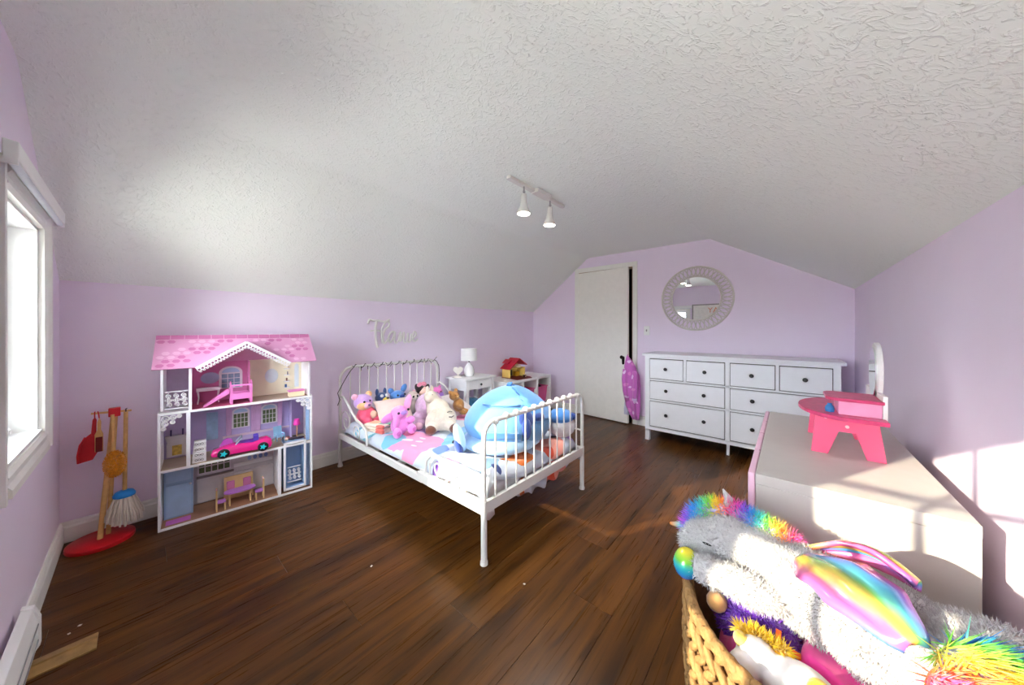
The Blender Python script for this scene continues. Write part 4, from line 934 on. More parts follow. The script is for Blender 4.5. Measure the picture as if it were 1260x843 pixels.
# ------------------------------------------------------------ dollhouse
DH = (.280, .370, 0); DR = math.atan2(.9957, .0931)
dh = thing('dollhouse', 'tall three-storey wooden dollhouse with pink shingle roof and white edges', 'dollhouse', DH, DR)
dwt = mat('doll_white', (236, 234, 236), .4, var=.01)
dpink = mat('doll_pink_wall', (206, 116, 166), .6, var=.04); dcream = mat('doll_cream_wall', (234, 226, 200), .6, var=.03); dlil = mat('doll_lilac_wall', (186, 170, 214), .6, var=.04)
dblue = mat('doll_blue', (150, 178, 212), .5, var=.03); dfl = mat('doll_floor', (160, 118, 92), .55, var=.12, vs=14); dtan = mat('doll_carpet', (176, 158, 140), .8, var=.06); dpf = mat('doll_pink_floor', (176, 84, 116), .7, var=.08)
def dp_(mb, nm, m, par=dh, **k): return mb.obj(nm, m, par, smooth=False, **k)
DD = .245
dp_(MB().bx(0, .81, DD, DD+.008, 0, .715), 'back_panel', dlil)
dp_(MB().prism([(.012,.715),(.795,.715),(.795,1.0),(.64,1.0),(.414,1.145),(.19,1.0),(.012,1.0)], (DD, DD+.008), lambda a, b, h: (a, h, b)), 'back_panel', mat('doll_pale_lilac', (206, 186, 212), .6))
for s0, s1, za, zb, nm in ((0, .012, 0, .715, 'side_panel'), (.798, .81, 0, .70, 'side_panel'), (.012, .024, .73, 1.0, 'side_panel'), (.783, .795, .70, 1.0, 'side_panel')):
    dp_(MB().bx(s0, s1, -.001, DD, za, zb), nm, dwt, bevel=.001)
dp_(MB().bx(.0, .81, 0, DD, 0, .014), 'ground_floor', dwt); dp_(MB().bx(.012, .798, .006, DD, .014, .016), 'floor_covering', dfl)
dp_(MB().bx(.012, .798, 0, DD, .352, .366), 'middle_floor', dwt); dp_(MB().bx(.012, .64, .006, DD, .366, .368), 'floor_covering', dtan); dp_(MB().bx(.64, .798, .006, DD, .366, .368), 'floor_covering', dtan)
dp_(MB().bx(.0, .81, 0, DD, .703, .717), 'upper_floor', dwt); dp_(MB().bx(.145, .44, .006, DD, .717, .719), 'floor_covering', dpf); dp_(MB().bx(.44, .783, .006, DD, .717, .719), 'floor_covering', dtan)
dp_(MB().prism([(.142,.717),(.44,.717),(.44,1.12),(.414,1.135),(.142,.97)], (DD-.004, DD-.001), lambda a, b, h: (a, h, b)), 'wall_print', dpink)
dp_(MB().prism([(.44,.717),(.783,.717),(.783,.99),(.64,.99),(.44,1.115)], (DD-.004, DD-.001), lambda a, b, h: (a, h, b)), 'wall_print', dcream)
dp_(MB().bx(.02, .13, DD-.004, DD-.001, .366, .70), 'wall_print', mat('doll_lav', (190, 172, 206), .6)); dp_(MB().bx(.015, .60, DD-.004, DD-.001, .014, .352), 'wall_print', mat('doll_kitchen', (206, 200, 204), .6))
dp_(MB().bx(.133, .147, 0, .03, .717, .99), 'post', dwt); dp_(MB().bx(.122, .140, 0, .03, .366, .703), 'post', dwt); dp_(MB().bx(.594, .612, 0, .06, .014, .352), 'post', dwt)
dp_(MB().bx(.135, .143, .03, DD, .717, .985), 'partition', dwt); dp_(MB().bx(.436, .442, .10, DD, .717, 1.0), 'partition', dpink); dp_(MB().bx(.598, .606, .06, DD, .014, .352), 'partition', dwt); dp_(MB().bx(.70, .706, .16, DD, .368, .703), 'partition', dlil)
# roof: shingled slope with a gable notch
ry0, rz0, ry1, rz1 = -.035, .985, .095, 1.185
def rf(a, b, h):      # a along the front, b height, h out of the slope
    t = (b-rz0)/(rz1-rz0); nl = math.hypot(ry1-ry0, rz1-rz0)
    return (a, ry0+(ry1-ry0)*t-h*(rz1-rz0)/nl, b+h*(ry1-ry0)/nl)
roofm = mat('doll_roof', (214, 150, 188), .6, var=.03); shd = mat('doll_shingle', (196, 112, 160), .6, var=.05); shl = mat('doll_shingle_pale', (226, 172, 204), .6)
rpoly = [(-.022,.985),(.172,.985),(.414,1.135),(.655,.985),(.83,.985),(.805,1.185),(-.012,1.185)]
ro_ = dp_(plate(rpoly, [], (0, .008), rf), 'roof', roofm)
inside = lambda a, b: (-.012 < a < .80) and not (.15 < a < .68 and b < 1.155-abs(a-.414)*.62)
for i in range(13):
    a = -.01+.0627*i; MB().prism(rect(a, a+.058, 1.162, 1.184), (.008, .012), rf).obj('ridge_tile', shd, ro_, smooth=False)
k = 0
for r in range(7):
    for i in range(18):
        a = .01+.046*i+(.023 if r % 2 else 0); b = 1.004+.0235*r; k += 1
        if not inside(a-.02, b-.008) or not inside(a+.02, b-.008): continue
        h = (r*7+i*5+(i*i) % 3) % 6
        if h > 3: continue
        MB().prism(circ(a, b, .019, .0105, 6), (.008, .0105), rf).obj('shingle', shd if h < 2 else shl, ro_, smooth=False)
dp_(MB().add([(0.012,ry0+.02,.992),(.795,ry0+.02,.992),(.795,DD,.992),(.012,DD,.992),(.012,.1,1.17),(.795,.1,1.17)], [(3,2,5,4),(0,3,4),(1,5,2)]), 'roof_back', roofm)
for s, e in (((.168,.978),(.416,1.136)), ((.66,.978),(.412,1.136))):
    dx_, dz_ = e[0]-s[0], e[1]-s[1]; l = math.hypot(dx_, dz_); nx_, nz_ = -dz_/l, dx_/l
    if nz_ < 0: nx_, nz_ = -nx_, -nz_
    g = dp_(MB().prism([s, e, (e[0]+nx_*.012, e[1]+nz_*.012), (s[0]+nx_*.012, s[1]+nz_*.012)], (-.052, .03), lambda a, b, h: (a, h, b)), 'gable_trim', dwt)
    m = MB()
    for i in range(16):
        t = (i+.5)/16; cx_, cz_ = s[0]+dx_*t-nx_*.010, s[1]+dz_*t-nz_*.010
        m.tube([(a, -.048, b) for a, b in circ(cx_, cz_, .009, n=10)], .0026, 5, True); m.tube([(a, -.048, b) for a, b in circ(cx_-nx_*.013, cz_-nz_*.013, .005, n=8)], .0022, 5, True)
    m.obj('lace_trim', dwt, g, kind='stuff')
def lace(mb, x0, x1, z0, z1, y, n=3):
    w = (x1-x0)/n
    for i in range(n):
        c = x0+w*(i+.5)
        for sgn in (-1, 1):
            mb.tube([(a, y, b) for a, b in spiral(c, (z0+z1)/2+sgn*(z1-z0)*.24, w*.42, w*.1, sgn*PI/2, 1.3, 18)], .003, 5)
            mb.tube([(a, y, b) for a, b in circ(c+sgn*w*.28, (z0+z1)/2, w*.16, n=10)], .003, 5, True)
        mb.tube([(a, y, b) for a, b in circ(c, (z0+z1)/2, w*.12, (z1-z0)*.2, n=12)], .003, 5, True)
    mb.bx(x0, x1, y-.003, y+.003, z1-.006, z1).bx(x0, x1, y-.003, y+.003, z0, z0+.006)
    return mb
lace(MB(), .03, .13, .735, .845, .012, 3).obj('balcony_rail', dwt, dh)
lc = lace(MB(), .655, .742, .075, .19, .03, 3)
for s, w in ((.012, 1), (.798, -1)):
    z = .70
    m = MB()
    for cx_, cz_, r in ((.02,.02,.016),(.052,.016,.013),(.018,.052,.013),(.08,.012,.010),(.012,.08,.010),(.05,.045,.010)):
        m.tube([(s+w*a, .006, z-b) for a, b in circ(cx_, cz_, r, n=12)], .0035, 5, True)
        m.tube([(s+w*a, .006, z-b) for a, b in spiral(cx_, cz_, r*.7, r*.15, 0, 1.3, 10)], .0025, 5)
    m.obj('lace_bracket', dwt, dh, kind='stuff')
# lift cage
el = dp_(MB().bx(.627,.640,-.002,.012,.03,.385).bx(.755,.768,-.002,.012,.03,.385).bx(.627,.768,-.002,.012,.372,.385).bx(.627,.768,-.002,.012,.03,.045), 'lift_frame', dwt)
dp_(MB().bx(.632,.640,.012,.12,.03,.385).bx(.755,.763,.012,.12,.03,.385).bx(.632,.763,.012,.12,.03,.045).bx(.632,.763,.112,.12,.03,.385).bx(.632,.763,.012,.12,.377,.385), 'lift_car', dblue, el)
lc.obj('lift_guard', dwt, el)
dp_(MB().bx(.775, .795, .03, .05, .016, .70), 'lift_column', dblue)
# printed windows and furniture on the walls: raised boards
def arch_window(cx_, z0, w, h, m_frame, m_pane, nxp=3, nzp=3, y=DD-.004):
    poly = [(cx_-w/2, z0), (cx_+w/2, z0)] + circ(cx_, z0+h-w*.35, w/2, w*.35, 12, 0, PI)
    o = dp_(MB().prism(poly, (y-.003, y), lambda a, b, hh: (a, hh, b)), 'wall_window_board', m_frame)
    pw, ph = (w*.8)/nxp, (h-w*.35)*.9/nzp
    for i in range(nxp):
        for j in range(nzp):
            MB().bx(cx_-w*.4+pw*i+.002, cx_-w*.4+pw*(i+1)-.002, y-.0045, y-.003, z0+.006+ph*j, z0+.006+ph*(j+1)-.004).obj('pane', m_pane, o, smooth=False)
    MB().prism(circ(cx_, z0+h-w*.35, w*.38, w*.26, 10, 0, PI), (y-.0045, y-.003), lambda a, b, hh: (a, hh, b)).obj('pane', mat('doll_sky', (170, 198, 224), .5), o, smooth=False)
gpane = mat('doll_green_pane', (90, 104, 70), .5, var=.35, vs=60); wfr = mat('doll_window_frame', (228, 220, 226), .5)
arch_window(.345, .80, .13, .16, wfr, mat('doll_blue_pane', (130, 150, 176), .5, var=.2, vs=40))
arch_window(.40, .50, .105, .15, wfr, gpane, 4, 3); arch_window(.57, .50, .105, .15, wfr, gpane, 4, 3)
kw = dp_(MB().bx(.17, .345, DD-.006, DD-.003, .215, .32), 'kitchen_window', wfr)
for i in range(5):
    for j in range(2): MB().bx(.178+.033*i, .205+.033*i, DD-.008, DD-.006, .225+.046*j, .262+.046*j).obj('pane', gpane, kw, smooth=False)
dp_(MB().bx(.36, .59, DD-.012, DD-.003, .215, .24), 'plate_shelf', dwt); 
for i, c in enumerate(((150,170,210),(120,140,196),(110,130,190),(130,150,206))): dp_(MB().prism(circ(.45+.033*i, .262, .012, .016, 12), (DD-.01, DD-.005), lambda a, b, h: (a, h, b)), 'plate', mat('doll_plate%d' % i, c, .4))
dp_(MB().bx(.17, .355, DD-.025, DD-.003, .03, .195), 'kitchen_cupboard', mat('doll_cupboard', (220, 214, 216), .5)); dp_(MB().bx(.36, .594, DD-.02, DD-.003, .03, .18), 'kitchen_cupboard', MATS['doll_cupboard'])
dp_(MB().bx(.165, .36, DD-.03, DD-.003, .195, .205), 'worktop', mat('doll_worktop', (150, 140, 136), .5))
dp_(MB().prism(circ(.585, .865, .042, .055, 20), (DD-.007, DD-.003), lambda a, b, h: (a, h, b)), 'oval_mirror', mat('doll_mirror', (206, 216, 222), .2)); dp_(MB().prism(circ(.235, .885, .05, .04, 20), (DD-.007, DD-.003), lambda a, b, h: (a, h, b)), 'oval_mirror', mat('doll_mirror_blue', (168, 180, 206), .2))
for i in range(4): dp_(MB().bx(.665, .70, DD-.03, DD-.003, .76+.05*i, .766+.05*i), 'wall_shelf', dwt); dp_(MB().bx(.67+.008*i, .682+.004*i, DD-.02, DD-.005, .766+.05*i, .79+.05*i), 'shelf_item', (mat('doll_item_blue', (60,100,150), .5), mat('doll_item_brown', (120,80,60), .5), mat('doll_item_grey', (90,90,110), .5), mat('doll_item_rose', (180,90,110), .5))[i])
dp_(MB().prism([(.735,.76),(.765,.76)]+circ(.75,.92,.015,.03,10,0,PI), (DD-.006, DD-.003), lambda a, b, h: (a, h, b)), 'tall_mirror', MATS['doll_mirror'])
# fireplace and curtains (raised boards)
fp = dp_(MB().bx(.025, .12, DD-.02, DD-.003, .38, .47).bx(.018, .125, DD-.03, DD-.003, .51, .52).prism([(.03,.47),(.115,.47),(.125,.51),(.018,.51)], (DD-.02, DD-.003), lambda a, b, h: (a, h, b)), 'fireplace', mat('doll_fire_stone', (214, 206, 206), .5))
MB().bx(.05, .095, DD-.022, DD-.0195, .39, .455).obj('hearth', mat('doll_fire', (206, 170, 80), .5, var=.3, vs=60), fp, smooth=False)
for cx_ in (.045, .10): MB().tube([(cx_, DD-.02, .52), (cx_, DD-.02, .56)], .004, 8).obj('candle', mat('doll_candle', (70, 50, 110), .5), fp)
for cx_, w in ((.335, .025), (.478, .03), (.505, .02), (.638, .022)):
    m = MB(); 
    for i in range(4): m.tube([(cx_-w/2+w*i/3, DD-.012, .66), (cx_-w/2+w*i/3*.8, DD-.012, .46)], .005, 6)
    m.obj('curtain', mat('doll_curtain', (206, 166, 206), .8), dh)
m = MB()
for i in range(5): m.tube([(.33+.065*i+.0325*(1-math.cos(t))-.0, DD-.014, .675-.02*math.sin(t)) for t in [PI*j/8 for j in range(9)]], .010, 6)
m.obj('valance', MATS['doll_curtain'], dh, kind='stuff')
dp_(MB().bx(.215, .275, DD-.018, DD-.003, .45, .64), 'blue_curtain', mat('doll_blue_curtain', (150, 176, 206), .7, var=.12, vs=30))
dp_(MB().bx(.30, .72, DD-.012, DD-.003, .44, .455), 'window_sill_shelf', mat('doll_sill', (214, 190, 206), .6))
# blue cupboard panel at the lower left with trim
fg = dp_(MB().bx(.018, .150, .12, .235, .016, .345), 'blue_cupboard', mat('doll_cupboard_blue', (140, 168, 204), .5, var=.05))
for za, zb in ((.02, .23), (.238, .338)): MB().prism(rect(.028, .142, za+.006, zb-.006), (.1165, .12), lambda a, b, h: (a, h, b)).obj('door_panel', mat('doll_cupboard_blue2', (156, 182, 214), .5), fg, smooth=False)
MB().ell((.138, .114, .215), .006).obj('knob', dwt, fg)
DM = Matrix.Translation(DH)@Matrix.Rotation(DR, 4, 'Z')
def dthing(nm, lab, cat, s, y, z, rz=0, group=None): return thing(nm, lab, cat, DM@Vector((s, y, z)), DR+rz, group)
rg = tag(MB().bx(-.055, .055, -.03, .03, 0, .003).obj('dollhouse_rug', mat('doll_rug', (198, 110, 196), .9), smooth=False), 'small lilac rug on the dollhouse ground floor', 'toy rug'); rg.location = DM@Vector((.085, .012+.03, .0162)); rg.rotation_euler.z = DR
rg.location = DM@Vector((.085, .055, .0162))
# pink bunk bed with slide
pkt = mat('toy_pink', (226, 128, 192), .4, var=.03); pkl = mat('toy_pink_light', (238, 168, 214), .4)
b = dthing('toy_bunk_bed', 'pink toy loft bed with arched ends on the dollhouse top floor', 'toy bed', .39, .07, .719)
for x in (-.055, .055):
    p = plate([(-.05,0),(.05,0),(.05,.12)]+circ(0,.12,.05,.03,10,0,PI)[1:-1]+[(-.05,.12)], [rect(-.035,.035,.045,.115)], (x-.004, x+.004), lambda a, b_, h: (h, a, b_)); p.obj('end_panel', pkt, b, smooth=False)
MB().bx(-.055,.055,-.048,.048,.035,.045).obj('bunk_base', pkl, b, smooth=False); MB().bx(-.055,.055,-.052,-.046,.03,.07).obj('side_board', pkt, b, smooth=False); MB().bx(-.055,.055,.046,.052,.03,.07).obj('side_board', pkt, b, smooth=False)
MB().bx(-.055,-.045,-.05,-.042,0,.13).obj('front_post', pkt, b, smooth=False); MB().bx(.045,.055,-.05,-.042,0,.13).obj('front_post', pkt, b, smooth=False); MB().bx(-.05,.05,-.05,-.042,.12,.13).obj('top_rail', pkt, b, smooth=False)
b = dthing('toy_slide', 'pink toy slide leaning beside the loft bed', 'toy slide', .27, .07, .719)
MB().prism([(-.07,0),(-.062,0),(.055,.07),(.055,.08),(.045,.08)], (-.03,.03), lambda a, b_, h: (a, h, b_)).obj('chute', pkl, b, smooth=False)
for y in (-.033, .03): MB().prism([(-.075,0),(-.06,0),(.058,.072),(.058,.092),(.045,.092)], (y, y+.004), lambda a, b_, h: (a, h, b_)).obj('side_lip', pkt, b, smooth=False)
b = dthing('toy_writing_desk', 'white toy dressing table on the dollhouse top floor', 'toy desk', .225, .19, .719)
MB().bx(-.06,.06,-.025,.025,.085,.105).obj('desk_top', dwt, b, smooth=False)
for x in (-.053, .053):
    for y in (-.02, .02): MB().tube([(x, y, 0), (x*.9, y, .04), (x, y, .088)], [.004,.0035,.006], 8).obj('leg', dwt, b)
b = dthing('toy_daybed', 'cream toy bench with pink cushion in the dollhouse top room', 'toy bench', .715, .06, .719)
MB().bx(-.05,.05,-.03,.03,0,.035).obj('bench_box', mat('toy_bench_cream', (240, 220, 184), .5), b, smooth=False, bevel=.002); MB().bx(-.053,.053,-.033,.033,.035,.047).obj('cushion', pkt, b, bevel=.005)
b = dthing('toy_drawer_unit', 'white four-drawer toy chest on the dollhouse middle floor', 'toy chest', .180, .05, .368)
for i in range(4):
    d = MB().bx(-.033+.003*i, .033-.003*(3-i if i == 3 else 0), -.025-.003*((i*2) % 3), .025, .034*i, .034*i+.032).obj('drawer', dwt, b, smooth=False, bevel=.001)
    y = -.026-.003*((i*2) % 3); m = MB()
    for cx_ in (-.014, .0, .014): m.tube([(a, y, b_) for a, b_ in circ(cx_, .034*i+.016, .006, n=8)], .0012, 5, True)
    m.obj('scroll_ornament', mat('toy_ink', (50, 44, 56), .5), d, kind='stuff')
# pink convertible
cpk2 = mat('car_pink', (232, 36, 134), .22, coat=.8, var=.02)
b = dthing('toy_car', 'hot pink toy convertible with turquoise wheels in the dollhouse', 'toy car', .40, .045, .368, -.06)
prof_ = [(-.16,.018),(-.165,.034),(-.155,.052),(-.10,.066),(-.045,.074),(-.02,.078),(.05,.070),(.10,.082),(.13,.086),(.155,.072),(.162,.04),(.155,.018)]
m = MB()
secs = []
for y, sc_, zz in ((-.052,.90,.82),(-.047,.97,.95),(-.035,1,1),(.035,1,1),(.047,.97,.95),(.052,.90,.82)): secs.append([(a*sc_, y, .018+(b_-.018)*zz) for a, b_ in prof_])
n = len(prof_); m.add([p for s_ in secs for p in s_], [(i*n+k, i*n+(k+1) % n, (i+1)*n+(k+1) % n, (i+1)*n+k) for i in range(5) for k in range(n)]+[tuple(range(n)), tuple(5*n+k for k in range(n-1,-1,-1))])
m.obj('car_body', cpk2, b, angle=50)
MB().bx(-.035,.09,-.036,.036,.060,.080).obj('cockpit', mat('car_interior', (96, 40, 140), .5), b, bevel=.006)
for y in (-.018, .018): MB().bx(.055,.085,y-.014,y+.014,.07,.112).obj('seat_back', mat('car_seat', (84, 60, 170), .5), b, bevel=.006)
MB().tube([(-.04,-.042,.074),(-.008,-.04,.112),(-.008,.04,.112),(-.04,.042,.074)], .003, 6).obj('windscreen_frame', mat('car_clear', (186, 206, 226), .2), b)
MB().add([(-.04,-.042,.074),(-.008,-.04,.112),(-.008,.04,.112),(-.04,.042,.074)], [(0,1,2,3)]).obj('windscreen', glass, b)
MB().prism([(-.13,.05),(-.05,.07),(-.06,.10),(-.085,.112),(-.105,.10)], (.03,.037), lambda a, b_, h: (a, h, b_)).obj('raised_door', mat('car_lilac', (190, 90, 190), .3), b, bevel=.002)
for x in (-.10, .108):
    for y, sg_ in ((-.053, -1), (.053, 1)):
        w = MB().lathe([(.001,-.009),(.026,-.009),(.031,-.005),(.031,.005),(.026,.009),(.001,.009)], (x, y, .031), 24, rot=(PI/2,0,0)).obj('wheel', mat('tyre_black', (22, 20, 26), .6), b)
        st = [( (.021 if i % 2 == 0 else .010)*math.cos(PI*i/5), (.021 if i % 2 == 0 else .010)*math.sin(PI*i/5)) for i in range(10)]
        MB().prism(st, (y+sg_*.008, y+sg_*.012), lambda a, b_, h: (x+a, h, .031+b_)).obj('hub_star', mat('hub_turquoise', (40, 206, 214), .3), w, smooth=False)
b = dthing('toy_armchair', 'pale blue toy armchair on the dollhouse middle floor', 'toy chair', .625, .175, .368, .3)
lb = mat('toy_pale_blue', (150, 196, 224), .4)
MB().bx(-.028,.028,-.025,.025,.028,.036).obj('seat', lb, b, smooth=False, bevel=.002); MB().rbox((0,.026,.068), (.058,.006,.075), (-.15,0,0)).obj('backrest', lb, b, bevel=.002)
for x in (-.026,.026):
    MB().bx(x-.003,x+.003,-.025,.025,.05,.056).obj('armrest', lb, b, smooth=False)
    for y in (-.022,.022): MB().tube([(x,y,0),(x,y,.052)], .0035, 6).obj('leg', lb, b)
b = dthing('toy_floor_lamp', 'tiny floor lamp with magenta shade on the dollhouse middle floor', 'toy lamp', .735, .1455, .368)
MB().lathe([(.001,0),(.018,0),(.018,.005),(.006,.008),(.004,.012),(.004,.12),(.001,.121)], (0,0,0), 14).obj('stand', mat('toy_tan', (206, 150, 110), .5), b); MB().lathe([(.001,.105),(.024,.105),(.018,.15),(.001,.15)], (0,0,0), 18).obj('shade', mat('toy_magenta', (230, 60, 170), .4), b)
b = dthing('toy_figure', 'small dark dressed toy doll lying on the lift roof', 'toy doll', .692, .055, .3845)
MB().ell((-.04,0,.014), .012).obj('head', mat('doll_skin', (226, 190, 170), .5), b); MB().ell((0,0,.012), (.035,.014,.011)).ell((.045,.008,.009), (.03,.007,.007)).ell((.045,-.008,.009), (.03,.007,.007)).obj('body', mat('doll_dress_dark', (40, 28, 50), .6), b); MB().ell((-.03,.008,.016), (.014,.014,.009)).obj('scarf', mat('doll_scarf_red', (150, 30, 40), .6), b)
b = dthing('toy_table', 'lilac topped toy dining table on the dollhouse ground floor', 'toy table', .385, .07, .0165)
lv_ = mat('toy_lilac', (186, 120, 206), .4); tw_ = mat('toy_birch', (228, 196, 140), .5)
MB().prism(circ(-.04,0,.045,.04,14,PI/2,3*PI/2)+circ(.04,0,.045,.04,14,-PI/2,PI/2), (.085,.095), lambda a, b_, h: (a, b_, h)).obj('tabletop', lv_, b, smooth=False, bevel=.002)
for x in (-.055,.055):
    for y in (-.02,.02): MB().bx(x-.004,x+.004,y-.004,y+.004,0,.085).obj('leg', tw_, b, smooth=False)
def tchair(s, y, rz, lab):
    b = dthing('toy_dining_chair', lab, 'toy chair', s, y, .0165, rz)
    MB().bx(-.026,.026,-.024,.024,.05,.058).obj('seat', lv_, b, smooth=False, bevel=.002)
    for x in (-.023,.023):
        MB().bx(x-.004,x+.004,.018,.026,0,.14).obj('leg', tw_, b, smooth=False); MB().bx(x-.004,x+.004,-.024,-.016,0,.05).obj('leg', tw_, b, smooth=False)
    MB().bx(-.02,.02,.02,.025,.085,.135).obj('backrest', pkl, b, smooth=False)
tchair(.285, .04, PI/2, 'birch toy chair with lilac seat pulled up to the toy table end'); tchair(.49, .05, -PI/2, 'birch toy chair with lilac seat on the toy table end by the lift')
b = dthing('toy_bench_seat', 'birch toy bench with pink cushions behind the toy dining table', 'toy bench', .385, .155, .0165)
MB().bx(-.08,.08,-.025,.025,.045,.055).obj('seat', tw_, b, smooth=False); bk = MB().bx(-.08,.08,.02,.027,.0,.16).obj('backrest', tw_, b, smooth=False)
for x in (-.045, .045): MB().bx(x-.022,x+.022,.012,.02,.07,.13).obj('cushion', mat('toy_cushion', (216, 130, 190), .8), b, bevel=.004)
for x in (-.075, .075): MB().bx(x-.004,x+.004,-.025,-.017,0,.045).obj('leg', tw_, b, smooth=False)

# ------------------------------------------------------------ woven basket with soft toys
BKX, BKY, BH = 3.245, 1.355, .53
bk = thing('woven_basket', 'large round woven seagrass basket full of soft toys', 'basket', (BKX, BKY, 0))
str_ = mat('seagrass', (146, 110, 64), .75, var=.28, vs=35, bump=.6, bs=120)
rad = lambda z: .262+.045*math.sin(PI*min(1, z/BH)*.62)
MB().lathe([(.001,.004),(.25,.004)]+[(rad(BH*i/10)-.010, .004+BH*i/10*.985) for i in range(11)]+[(rad(BH*(10-i)/10)-.02, .012+BH*(10-i)/10*.96) for i in range(11)]+[(.001,.013)], (0,0,0), 48).obj('liner', mat('basket_inner', (120, 88, 52), .85, var=.2, vs=40), bk)
nr, nc = 15, 56
proto = MB().ell((0,0,0), (.012,.0085,.026), n=8, m=6)
for r in range(nr):
    z = .022+r*(BH-.03)/(nr-1)*.99; m = MB(); R0 = rad(z)
    for k in range(nc):
        a = 2*PI*(k+.5*(r % 2)*0)/nc; sg_ = 1 if r % 2 else -1
        rot = Matrix.Rotation(a, 3, 'Z')@Matrix.Rotation(sg_*.75, 3, 'X'); c = Vector((R0*math.cos(a), R0*math.sin(a), z))
        m.add([c+rot@Vector((v[0]*.8, v[1]*1.25, v[2]*(.95+.15*random.random()))) for v in proto.v], proto.f)
    m.obj('woven_row', str_, bk, kind='stuff', angle=180)
m = MB(); R0 = rad(BH)-.004
for k in range(64):
    a = 2*PI*k/64; rot = Matrix.Rotation(a, 3, 'Z')@Matrix.Rotation(1.1, 3, 'X'); c = Vector((R0*math.cos(a), R0*math.sin(a), BH-.006))
    m.add([c+rot@Vector((v[0]*1.25, v[1]*1.35, v[2]*1.1)) for v in proto.v], proto.f)
m.obj('braided_rim', str_, bk, kind='stuff', angle=180)

# strands -----------------------------------------------------------------
def strands(ells, count, ln, wd_, dye, droop=.0, tilt=.4, comb=(0,0,0), inside=True, keep=None):
    """thin tapering tufts on the outside of a union of ellipsoids -> MB with per-vertex dye"""
    mb = MB(); V, F, C = [], [], []
    cs = [np.array(e[0], float) for e in ells]; rs = [np.array(e[1] if not isinstance(e[1], (int, float)) else (e[1],)*3, float) for e in ells]
    Rm = [np.array(Euler(e[2]).to_matrix()) if len(e) > 2 else np.eye(3) for e in ells]
    ar = np.array([(r[0]*r[1]+r[1]*r[2]+r[0]*r[2]) for r in rs]); ar /= ar.sum()
    for i in range(len(ells)):
        n = int(count*ar[i]); u = rng.normal(size=(n, 3)); u /= np.linalg.norm(u, axis=1)[:, None]
        p = (u*rs[i])@Rm[i].T+cs[i]; nn = (u/rs[i])@Rm[i].T; nn /= np.linalg.norm(nn, axis=1)[:, None]
        ok = np.ones(n, bool)
        for j in range(len(ells)):
            if j != i: q = ((p-cs[j])@Rm[j])/rs[j]; ok &= (q**2).sum(1) > .96
        if keep is not None: ok &= np.array([keep(x) for x in p]) if n else ok
        p, nn = p[ok], nn[ok]; n = len(p)
        d = nn+rng.normal(size=(n, 3))*tilt+np.array(comb); d[:, 2] -= droop; d /= np.linalg.norm(d, axis=1)[:, None]
        s1 = np.cross(d, rng.normal(size=(n, 3))); s1 /= np.linalg.norm(s1, axis=1)[:, None]; s2 = np.cross(d, s1)
        l = ln*(.65+.7*rng.random(n))[:, None]; bs_ = p-nn*.003
        for k in range(n):
            o = len(V); V += [bs_[k]+s1[k]*wd_, bs_[k]-s1[k]*wd_*.5+s2[k]*wd_*.87, bs_[k]-s1[k]*wd_*.5-s2[k]*wd_*.87, p[k]+d[k]*l[k]]
            F += [(o, o+1, o+3), (o+1, o+2, o+3), (o+2, o, o+3)]
            c = dye(p[k]) if callable(dye) else dye
            C += [c, c, c, c]
    mb.v = [tuple(v) for v in V]; mb.f = F; mb.c = C
    return mb
RB = [(232, 70, 170), (150, 90, 220), (40, 150, 226), (60, 200, 200), (120, 210, 70), (244, 228, 60), (250, 150, 50), (240, 80, 150)]
def rainbow(t):
    t = (t % 1)*len(RB); i = int(t) % len(RB); f = t-int(t); a, b_ = lin(RB[i]), lin(RB[(i+1) % len(RB)])
    f = min(1, max(0, (f-.25)/.5)); return tuple(a[k]*(1-f)+b_[k]*f for k in range(4))
furdye = attr_mat('rainbow_fur', .8, .35); 
# unicorn -------------------------------------------------------------------
un = thing('unicorn_plush', 'big white unicorn plush with rainbow mane, wings and tail lying on the basket', 'plush toy', (3.22, 1.34, .52))
UW = plushmat('plush_unicorn', (176, 174, 174), .05, .8, 90)
body = [((3.215,1.365,.585), (.12,.095,.10), (0,0,-.45)), ((3.32,1.295,.60), (.135,.10,.105), (0,0,-.45)), ((3.435,1.225,.622), (.125,.11,.105), (0,0,-.45)),
        ((3.11,1.42,.60), (.08,.08,.072)), ((3.035,1.425,.61), (.078,.07,.066)), ((2.975,1.41,.60), (.058,.052,.05), (0,.3,.3)), ((2.94,1.40,.585), (.036,.04,.036)),
        ((3.08,1.30,.575), (.085,.04,.038), (0,.02,-.12)), ((3.00,1.305,.574), (.055,.036,.035), (0,.02,.05)), ((3.465,1.11,.60), (.055,.085,.06), (0,0,.2))]
ub = MB()
for e in body: ub.ell(*e)
uo = fuzzy(ub, 'body', UW, un, voxel=.009, it=6)
fur = strands(body, 30000, .0095, .0013, lin((178, 176, 176)), droop=.15, tilt=.55); fur.obj('fur', furdye, uo, world=True, smooth=False, kind='stuff')
# mane: arc from forehead over the neck to the withers
mp_ = [Vector(p) for p in ((2.94,1.455,.60),(2.955,1.475,.63),(2.985,1.485,.65),(3.03,1.49,.66),(3.08,1.475,.655),(3.13,1.455,.645),(3.175,1.43,.635))]
mane = []
for i in range(len(mp_)-1):
    for t in (0, .5): mane.append((tuple(mp_[i].lerp(mp_[i+1], t)), (.034, .032, .030)))
mo_ = strands(mane, 8500, .026, .0015, lambda p: rainbow(.12+1.9*(p[0]-2.915)/.275), droop=.05, tilt=.42)
mo2 = MB()
for e in mane: mo2.ell(*e)
fo = fuzzy(mo2, 'mane_core', mat('mane_core', (150, 150, 190), .9), un, voxel=.008, it=3)
mo_.obj('mane', furdye, un, world=True, smooth=False, kind='stuff')
